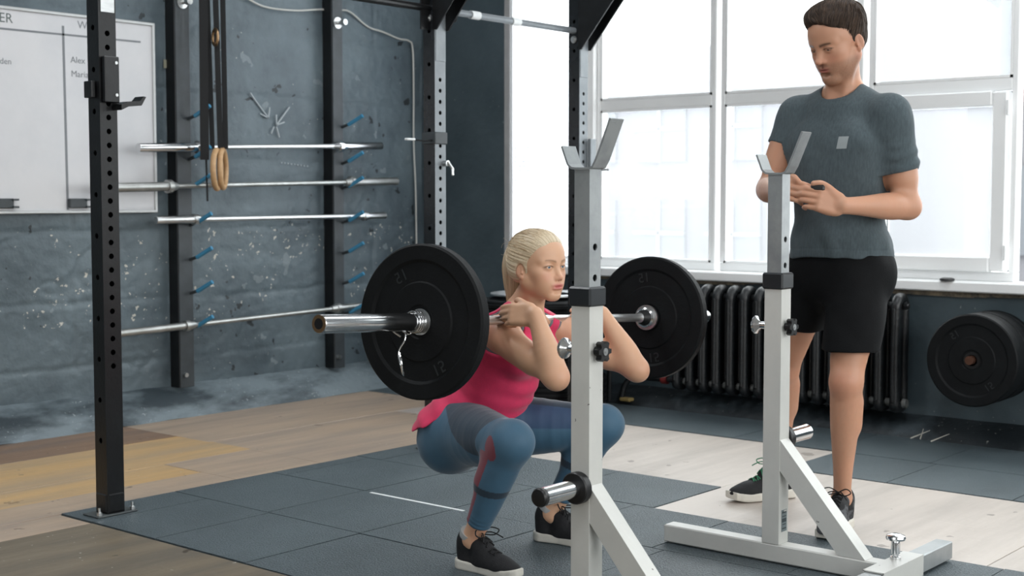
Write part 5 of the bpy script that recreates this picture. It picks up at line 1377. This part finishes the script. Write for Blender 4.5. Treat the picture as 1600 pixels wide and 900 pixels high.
# ================================================================ the standing man
MC = np.array([4.45, 2.235, 0.])
def mp(l, f, z): return MC + np.array([-f, -l, z])
ML, MF_ = np.array([0, -1., 0]), np.array([-1., 0, 0]); RM = np.stack([ML, MF_, [0, 0, 1.]])
man = empty('person', tuple(MC), 'brown-haired man in a grey T-shirt and black shorts standing and looking down at the woman', 'person')
MJ = dict(hipL=mp(.092, 0, .93), hipR=mp(-.095, -.01, .93), kneeL=np.array([4.335, 2.140, .530]), ankL=np.array([4.392, 2.178, .105]), kneeR=np.array([4.500, 2.475, .530]), ankR=np.array([4.700, 2.595, .110]),
          shL=mp(.186, .0, 1.452), shR=mp(-.172, -.01, 1.462), elL=mp(.240, -.035, 1.135), wrL=mp(.150, .275, 1.138), elR=mp(-.248, .06, 1.195), wrR=mp(-.085, .300, 1.192))
def m_torso(S_, g=0.0):
    S_.ell(mp(0, .0, .92), (.158 + g, .112 + g, .13 + g), RM, k=.05)
    S_.ell(mp(0, .0, 1.08), (.140 + g, .100 + g, .14 + g), RM, k=.07)
    S_.ell(mp(0, .0, 1.27), (.165 + g, .112 + g, .17 + g), RM, k=.07)
    S_.ell(mp(0, -.01, 1.40), (.165 + g, .098 + g, .085 + g), RM, k=.06)
    for s in (-1, 1):
        S_.ell(mp(s * .078, .062, 1.345), (.080 + g, .050 + g, .062 + g), RM, k=.05)
        S_.ell(mp(s * .120, -.04, 1.29), (.058 + g, .07 + g, .13 + g), RM, k=.05)
        S_.ell(mp(s * .080, -.055, .90), (.085 + g, .080 + g, .09 + g), RM, k=.05)
def m_shoulders(S_, g=0.0):
    for s, sh in ((1, MJ['shL']), (-1, MJ['shR'])):
        S_.cap(mp(s * .040, -.025, 1.528), sh + ML * (-s * .02) + np.array([0, 0, .006]), .040 + g, .042 + g, k=.06)
        S_.ell(sh + ML * s * .006 + np.array([0, 0, -.022]), (.058 + g, .060 + g, .074 + g), RM, k=.04)
def m_arm(S_, side, g=0.0, upper_only=False):
    s, e, w_ = (MJ['shL'], MJ['elL'], MJ['wrL']) if side > 0 else (MJ['shR'], MJ['elR'], MJ['wrR'])
    S_.chain([s, s + (e - s) * .35, s + (e - s) * .65, s + (e - s) * .88, e], [.056 + g, .056 + g, .050 + g, .041 + g, .038 + g], k=.04)
    S_.cap(s + (e - s) * .35 + MF_ * .014, s + (e - s) * .68 + MF_ * .012, .044 + g, .040 + g, k=.03)
    S_.cap(s + (e - s) * .32 - MF_ * .016, s + (e - s) * .70 - MF_ * .010, .044 + g, .036 + g, k=.03)
    if upper_only: return
    d = unit(e - s); S_.ell(e + d * .006 - MF_ * .010, (.030, .030, .028), k=.03)
    S_.chain([e, e + (w_ - e) * .14, e + (w_ - e) * .34, e + (w_ - e) * .72, w_], [.038, .045, .046, .033, .028], k=.03)
def m_leg(S_, side, g=0.0):
    h, k_, a = (MJ['hipL'], MJ['kneeL'], MJ['ankL']) if side > 0 else (MJ['hipR'], MJ['kneeR'], MJ['ankR'])
    S_.chain([h, h + (k_ - h) * .3, h + (k_ - h) * .65, h + (k_ - h) * .9, k_], [.088 + g, .084 + g, .068 + g, .056 + g, .054 + g], k=.05)
    S_.ell(h + (k_ - h) * .82 + MF_ * .020 - ML * side * .020, (.030, .028, .045), RM, k=.03)
    S_.ell(k_ + MF_ * .026, (.034, .028, .038), RM, k=.025)
    d = unit(a - k_); bk = unit(-MF_ - d * float(-MF_ @ d))
    S_.chain([k_, k_ + (a - k_) * .22, k_ + (a - k_) * .45, k_ + (a - k_) * .72, k_ + (a - k_) * .90, a], [.050, .050, .046, .035, .031, .034], k=.03)
    S_.cap(k_ + (a - k_) * .16 + bk * .018 - ML * side * .012, k_ + (a - k_) * .38 + bk * .022 - ML * side * .008, .040, .038, k=.03)
    S_.cap(k_ + (a - k_) * .18 + bk * .012 + ML * side * .016, k_ + (a - k_) * .36 + bk * .014 + ML * side * .014, .036, .034, k=.03)
    S_.ell(a + np.array([0, 0, .004]), (.030, .036, .022), RM, k=.02)
hcM = np.array([4.418, 2.228, 1.708])
HM = Head(hcM, head_frame(hcM, 160, 21, 0), 1.13, True)
def m_neck(S_, g=0.0):
    S_.cap(mp(0, -.025, 1.475), hcM + np.array([0, 0, -.070]) + np.array([.034, 0, 0]), .062 + g, .054 + g, k=.035)
    for s in (-1, 1): S_.cap(mp(s * .022, .035, 1.475), hcM + HM.R[0] * s * .056 - HM.R[1] * .02 - np.array([0, 0, .04]), .012, .016, k=.02)
    S_.ell(hcM + HM.R[1] * .045 - np.array([0, 0, .118]), (.012, .012, .014), k=.02)
MB_ = Sdf(); m_torso(MB_); m_shoulders(MB_); m_neck(MB_)
for s in (-1, 1): m_leg(MB_, s); m_arm(MB_, s)
for a, tv in ((MJ['ankL'], unit([-.25, -.06, 0])), (MJ['ankR'], unit([-.25, .12, 0]))): MB_.cap(a, a + tv * .11 - np.array([0, 0, .068]), .028, .020, k=.02)
HM.build(MB_)
# hands joined in front of the belly round a small black clip
HS = Sdf()
up3 = np.array([0, 0, 1.])
wl, wr_ = MJ['wrL'], MJ['wrR']
# left hand: back of the hand outwards to the viewer, knuckles towards his right
dl = unit(mp(.060, .355, 1.168) - wl); nl = unit(MF_ * .92 + up3 * .22 + ML * .25)
tu = np.cross(dl, nl); sd = 1 if tu[2] > 0 else -1; tu = unit(tu) * sd
thL = [wl + dl * .020 + tu * .022, wl + dl * .050 + tu * .044 + MF_ * .004, wl + dl * .085 + tu * .054, wl + dl * .112 + tu * .050 - nl * .006]
hand(HS, wl, dl, nl, ((.35, .80, .55), (.40, .85, .60), (.45, .90, .65), (.50, .95, .70)), sc=1.06, thumb_pts=thL, side=sd)
dr = unit(mp(.010, .350, 1.190) - wr_); nr = unit(MF_ * .75 + up3 * .35 - ML * .45)
tu = np.cross(dr, nr); sd = 1 if tu[2] > 0 else -1; tu = unit(tu) * sd
thR = [wr_ + dr * .022 + tu * .022, wr_ + dr * .050 + tu * .042, wr_ + dr * .080 + tu * .046 , wr_ + dr * .106 + tu * .036]
hand(HS, wr_, dr, nr, ((.45, .80, .55), (.50, .85, .60), (.55, .90, .65), (.60, .95, .70)), sc=1.03, thumb_pts=thR, side=sd)
MB_.p += HS.p
SKM = np.array(hexc(196, 146, 118))
def m_skin(P):
    v = fbm(P.astype(np.float32) * 14, 3)[:, None]; C_ = np.tile(SKM, (len(P), 1)) * (1 + .06 * v) + v * np.array([.008, -.006, -.006])
    for e in (MJ['elL'], MJ['elR']):
        m = np.exp(-(np.linalg.norm(P - e + MF_ * .02, axis=1) / .04) ** 2)[:, None] * .3; C_ = C_ * (1 - m) + np.array(hexc(180, 112, 92)) * m
    for kk in (MJ['kneeL'], MJ['kneeR']):
        m = np.exp(-(np.linalg.norm(P - kk - MF_ * .04, axis=1) / .055) ** 2)[:, None] * .4; C_ = C_ * (1 - m) + np.array(hexc(182, 118, 98)) * m
    lg = (P[:, 2] < .50)[:, None] * (.04 + .08 * np.clip(vnoise((P * np.array([260, 260, 60])).astype(np.float32)), 0, 1)[:, None]); C_ = C_ * (1 - lg) + np.array(hexc(110, 80, 62)) * lg
    C_ = HM.face_colors(P, C_, SKM, np.array(hexc(160, 92, 84)), np.array(hexc(58, 42, 34)), np.array(hexc(188, 118, 98)), .85, beard=.75)
    return np.clip(C_, 0, 1)
zcm = float(hcM[2]) - .155
V1, F1_ = surface(MB_, .0044); V1 = relax(V1, F1_, 4); V1, F1_ = clip_faces(V1, F1_, lambda c: ~(c[:, 2] > zcm))
V2, F2_ = surface(MB_, .0021, lo=hcM - np.array([.15, .15, .165]), hi=hcM + np.array([.15, .15, .16]), pad=0); V2 = relax(V2, F2_, 1, .4); V2, F2_ = clip_faces(V2, F2_, lambda c: c[:, 2] > zcm - .004)
# finer hands
hl_, hh_ = np.array([4.03, 2.07, 1.10]), np.array([4.20, 2.34, 1.29])
V3_, F3_ = surface(MB_, .0024, lo=hl_, hi=hh_, pad=0); V3_, F3_ = clip_faces(V3_, F3_, lambda c: ((c > hl_ + .004) & (c < hh_ - .008)).all(1)); V3_ = relax(V3_, F3_, 1, .4)
V1, F1_ = clip_faces(V1, F1_, lambda c: ~((c > hl_ + .007) & (c < hh_ - .011)).all(1))
Vb, Fb = merge([(V1, F1_), (V2, F2_), (V3_, F3_)])
mesh_obj('body', Vb, Fb, M['skinM'], man, colfn=m_skin)
HM.eyes(man, (.10, -.35), np.array(hexc(92, 80, 66)))
# ---- hair: short, swept, with strands
HH = Sdf()
for s in (-1, 1): HM.ell(HH, (s * .050, -.014, .006), (.0270, .046, .050), k=.02)
HM.ell(HH, (0, -.060, -.002), (.050, .032, .040), k=.03)
HM.ell(HH, (0, -.014, .044), (.0765, .0955, .083), k=.01)
HM.ell(HH, (.004, .041, .079), (.056, .0465, .033), k=.03); HM.ell(HH, (0, -.01, .066), (.069, .085, .064), k=.02)
HM.ell(HH, (-.02, .02, .098), (.050, .056, .024), k=.03)
HH.fn(lambda P: (lambda q: (np.maximum((.78 * q[:, 1] - .62 * q[:, 2] - .0320 + .0042 * vnoise((q * 62).astype(np.float32))), q[:, 1] - .040 + .35 * np.clip(.03 - q[:, 2], -.02, .1) - .12 * (1 - smooth01(np.abs(q[:, 0]), .020, .072))) * HM.sc).astype(np.float32))(HM.loc(P)), k=.005)
HH.fn(lambda P: (lambda q: ((-q[:, 2] - .070 + 1.15 * np.clip(q[:, 1] + .050, 0, 1) + .003 * vnoise((q * 90).astype(np.float32))) * HM.sc).astype(np.float32))(HM.loc(P)), k=.006)
def mh_warp(P, D):
    q = HM.loc(P).astype(np.float32); s_ = np.stack([q[:, 0] * 90 + q[:, 1] * 30, q[:, 1] * 22, q[:, 2] * 34], 1); return -(.0022 * vnoise(s_) + .0010 * vnoise(s_ * 2.3))
HH.warp(mh_warp)
for s in (-1, 1): HM.ell(HH, (s * .077, -.0095, -.013), (.020, .0140, .0235), k=.005, op='s', rx=-8)
HB, HB2 = np.array(hexc(50, 39, 32)), np.array(hexc(78, 62, 50))
def mh_col(P):
    q = HM.loc(P).astype(np.float32); n = vnoise(np.stack([q[:, 0] * 160 + q[:, 1] * 40, q[:, 1] * 30, q[:, 2] * 50], 1)); m = np.clip(.3 + .8 * n, 0, 1)[:, None] * .6; return HB * (1 - m) + HB2 * m
hm = sculpt('hair', HH, .0021, M['hairM'], man, colfn=mh_col, it=0)
rr_ = random.Random(9); st0 = []
for i in range(1100):
    v = np.array([rr_.gauss(0, 1), rr_.gauss(0, 1), rr_.gauss(.6, .9)]); v /= np.linalg.norm(v); st0.append(tuple(np.array([0, -.012, .04]) + v * .08))
def mpath(q, f):
    q = np.array(q); side_ = np.clip(q[0] / .06, -1, 1)
    g = np.array([.35 * (1 - abs(side_)), .55 + .2 * math.sin(q[0] * 120 + q[1] * 70), -.9 * abs(side_)]) if q[1] > -.05 else np.array([.0, -.1, -1.])
    return q + g * f * .034
strands(HH, HM, st0, mpath, [mat('brown_strand', hexc(60, 47, 38), .75), mat('light_brown_strand', hexc(98, 80, 66), .7), mat('dark_brown_strand', hexc(40, 30, 25), .7)], hm, rr_, rad=.0011, npts=5)
# ---- T-shirt
TS = Sdf(); m_torso(TS, .010); m_shoulders(TS, .005); TS.ell(mp(0, -.005, 1.475), (.115, .088, .062), RM, k=.05)
TS.ell(mp(.0, -.004, 1.00), (.172, .138, .20), RM, k=.05); TS.ell(mp(.0, -.04, .96), (.165, .118, .10), RM, k=.05); TS.ell(mp(0, .0, 1.24), (.182, .122, .16), RM, k=.05)
for s, sh, el, fr in ((1, MJ['shL'], MJ['elL'], .66), (-1, MJ['shR'], MJ['elR'], .46)):
    d = el - sh; TS.chain([sh, sh + d * .3, sh + d * fr], [.062, .066, .066], k=.04)
    dd = unit(d); c = sh + d * (fr - .03)
    TS.fn(lambda P, c=c, dd=dd, sh=sh, s=s: np.where((((P - MC) @ ML) * s > .195 - .25 * np.clip(1.40 - P[:, 2], -1, .1)) & (P[:, 2] < 1.42) & (np.linalg.norm(P - c, axis=1) < .20), (P - c) @ dd, -.2).astype(np.float32), k=.002)
TS.fn(lambda P: (.955 + .004 * np.sin(P[:, 1] * 17 + P[:, 0] * 9) - P[:, 2]).astype(np.float32), k=.004)
TS.cap(mp(0, .012, 1.545), hcM - np.array([0, 0, .05]), .066, .074, k=.006, op='s')
def ts_wr(P, D):
    q = P - MC; l = q @ ML; f = q @ MF_; z = P[:, 2]; P32 = P.astype(np.float32)
    a = .0050 * vnoise(np.stack([z * 20 + l * 10 * np.sign(l), l * 6, f * 5], 1).astype(np.float32)) * np.clip((1.22 - z) / .12, .15, 1)
    b = .0040 * vnoise(np.stack([z * 9, l * 26 + z * 8, f * 20], 1).astype(np.float32)) * np.clip((1.10 - z) / .1, 0, 1)
    c = .0022 * vnoise(np.stack([(z + l * .8) * 26, l * 7, f * 4], 1).astype(np.float32)) * np.exp(-((z - 1.36) / .07) ** 2)
    arm = np.clip((np.abs(l) - .20) / .03, 0, 1); e = .0032 * np.sin(z * 150 + f * 60 + 3 * vnoise(P32 * 9)) * arm * np.exp(-((z - 1.29) / .05) ** 2)
    return -(a + b + c + e + .0012 * vnoise(P32 * 24))
TS.warp(ts_wr)
# turned hems drawn in by a stitched groove
TS.warp(lambda P, D: .0016 * np.exp(-((P[:, 2] - .985 - .004 * np.sin(P[:, 1] * 17 + P[:, 0] * 9)) / .0022) ** 2))
TT2 = TS
M['tee'] = mat('heather_slate_jersey', hexc(66, 77, 82), .85, col2=hexc(86, 100, 106), nscale=150, namt=.5, stretch=(1, 1, .25), bump=.15, bscale=600, sheen=.1)
tee = sculpt('t_shirt', TS, .0040, M['tee'], man, it=1)
# neck band
nb = []
for i in range(48):
    a = 2 * math.pi * i / 48; dr_ = np.array([math.cos(a), math.sin(a), 0])
    # find the collar edge by walking outwards from the neck axis
    best = None
    for r in np.linspace(.055, .12, 40):
        for_z = np.linspace(1.60, 1.42, 60); Pq = np.array([[mp(0, .0, 0)[0] + dr_[0] * r, mp(0, 0, 0)[1] + dr_[1] * r, z] for z in for_z], np.float32)
        Dq = TS.ev(Pq, .02); k_ = np.argmax(Dq < 0)
        if Dq[k_] < 0: best = Pq[k_]; break
    if best is not None: nb.append(best)
nb = np.array(nb)
for _ in range(3): nb = (np.roll(nb, 1, 0) + nb * 2 + np.roll(nb, -1, 0)) / 4
MB().tube([tuple(p + np.array([0, 0, -.004])) for p in nb], .0065, 8, closed=True).build('neckband', mat('slate_rib', hexc(58, 70, 77), .9), tee)
# small pale square print on the chest
def on_tee(l, z):
    for f in np.linspace(.22, 0, 900):
        p = mp(l, f, z)
        if TS.ev(np.array([p], np.float32), .02)[0] < 0: return p
cc = [on_tee(l, z) for l, z in ((.052, 1.332), (.088, 1.332), (.094, 1.374), (.058, 1.374))]
n_ = unit(np.cross(np.array(cc[1]) - cc[0], np.array(cc[3]) - cc[0])); n_ = n_ if n_ @ MF_ > 0 else -n_
g = MB(); G_ = 5; V = []
for i in range(G_ + 1):
    for j in range(G_ + 1):
        a, b = i / G_, j / G_; l = (.052 + .036 * a + .006 * b); z = 1.332 + .042 * b; p = on_tee(l, z); V.append(tuple(np.array(p) + n_ * .0016))
g.add(V, [(i * 6 + j, i * 6 + j + 1, (i + 1) * 6 + j + 1, (i + 1) * 6 + j) for i in range(5) for j in range(5)])
pp_ = g.build('chest_print', mat('pale_grey_print', hexc(150, 158, 160), .6), tee)
# ---- shorts
SH = Sdf(); 
SH.ell(mp(0, .0, .90), (.162, .122, .13), RM, k=.05); SH.ell(mp(0, -.008, .97), (.160, .122, .10), RM, k=.05)
for s in (-1, 1): SH.ell(mp(s * .082, -.058, .905), (.096, .092, .10), RM, k=.04)
for s, h, k_ in ((1, MJ['hipL'], MJ['kneeL']), (-1, MJ['hipR'], MJ['kneeR'])):
    d = k_ - h; SH.chain([h + np.array([0, 0, -.02]), h + d * .40, h + d * .80], [.094, .096, .096], k=.04, sub=3)
    SH.ell(h + d * .1 - MF_ * .05, (.085, .07, .10), RM, k=.05)
def sh_cut(P):
    q = P - MC; l = q @ ML; zc_ = np.where(l > .0, .640 + .25 * (l - .1) * (l > .12) * 0, .685)
    return (zc_ - P[:, 2]).astype(np.float32)
SH.fn(sh_cut, k=.003); SH.fn(lambda P: (P[:, 2] - 1.0).astype(np.float32), k=.003)
# vent in the outer hem
SH.box(mp(.200, -.015, .64), (.06, .006, .045), RM, rd=.004, k=.004, op='s')
SH.warp(lambda P, D: -(.0045 + .0045 * vnoise(np.stack([P[:, 2] * 7 + 3, P[:, 1] * 18, P[:, 0] * 16], 1).astype(np.float32)) + .003 * vnoise((P * 17).astype(np.float32)) ))
# hollow legs
IN = Sdf()
for s, h, k_ in ((1, MJ['hipL'], MJ['kneeL']), (-1, MJ['hipR'], MJ['kneeR'])):
    d = k_ - h; SH.cap(h + d * .45, h + d * 1.0, .082, .084, k=.004, op='s')
M['shorts'] = mat('black_woven_nylon', hexc(12, 13, 15), .75, col2=hexc(18, 20, 22), nscale=20, bump=.12, bscale=200, spec=.15)
sculpt('shorts', SH, .0042, M['shorts'], man, it=1)
# ---- shoes
M['shoe_mix'] = mat('black_grey_mesh_upper', hexc(24, 25, 28), .7, col2=hexc(96, 98, 102), nscale=26, namt=.8, ncon=(.52, .60), bump=.3, bscale=400)
M['lace_green'] = mat('green_lace', hexc(60, 130, 96), .7)
for a, tv, lc in ((MJ['ankL'], unit([-.25, -.045, 0]), M['lace_black']), (MJ['ankR'], unit([-.25, .135, 0]), M['lace_green'])):
    hl = a - tv * .070; to = hl + tv * .305
    shoe(man, hl, to, 1, a, M['shoe_mix'] if lc is M['lace_black'] else M['shoe_black'], M['sole_white'], lc, None)
# the thing he holds
tag(MB().box(tuple(wl + dl * .075 + np.array([-.0, .012, .040])), (.026, .05, .022), bev=.006, R=Matrix.Rotation(.3, 3, 'Z')).build('black_clip', M['plastic'], None), 'small black clip held between the fingers of the standing man', 'clip')
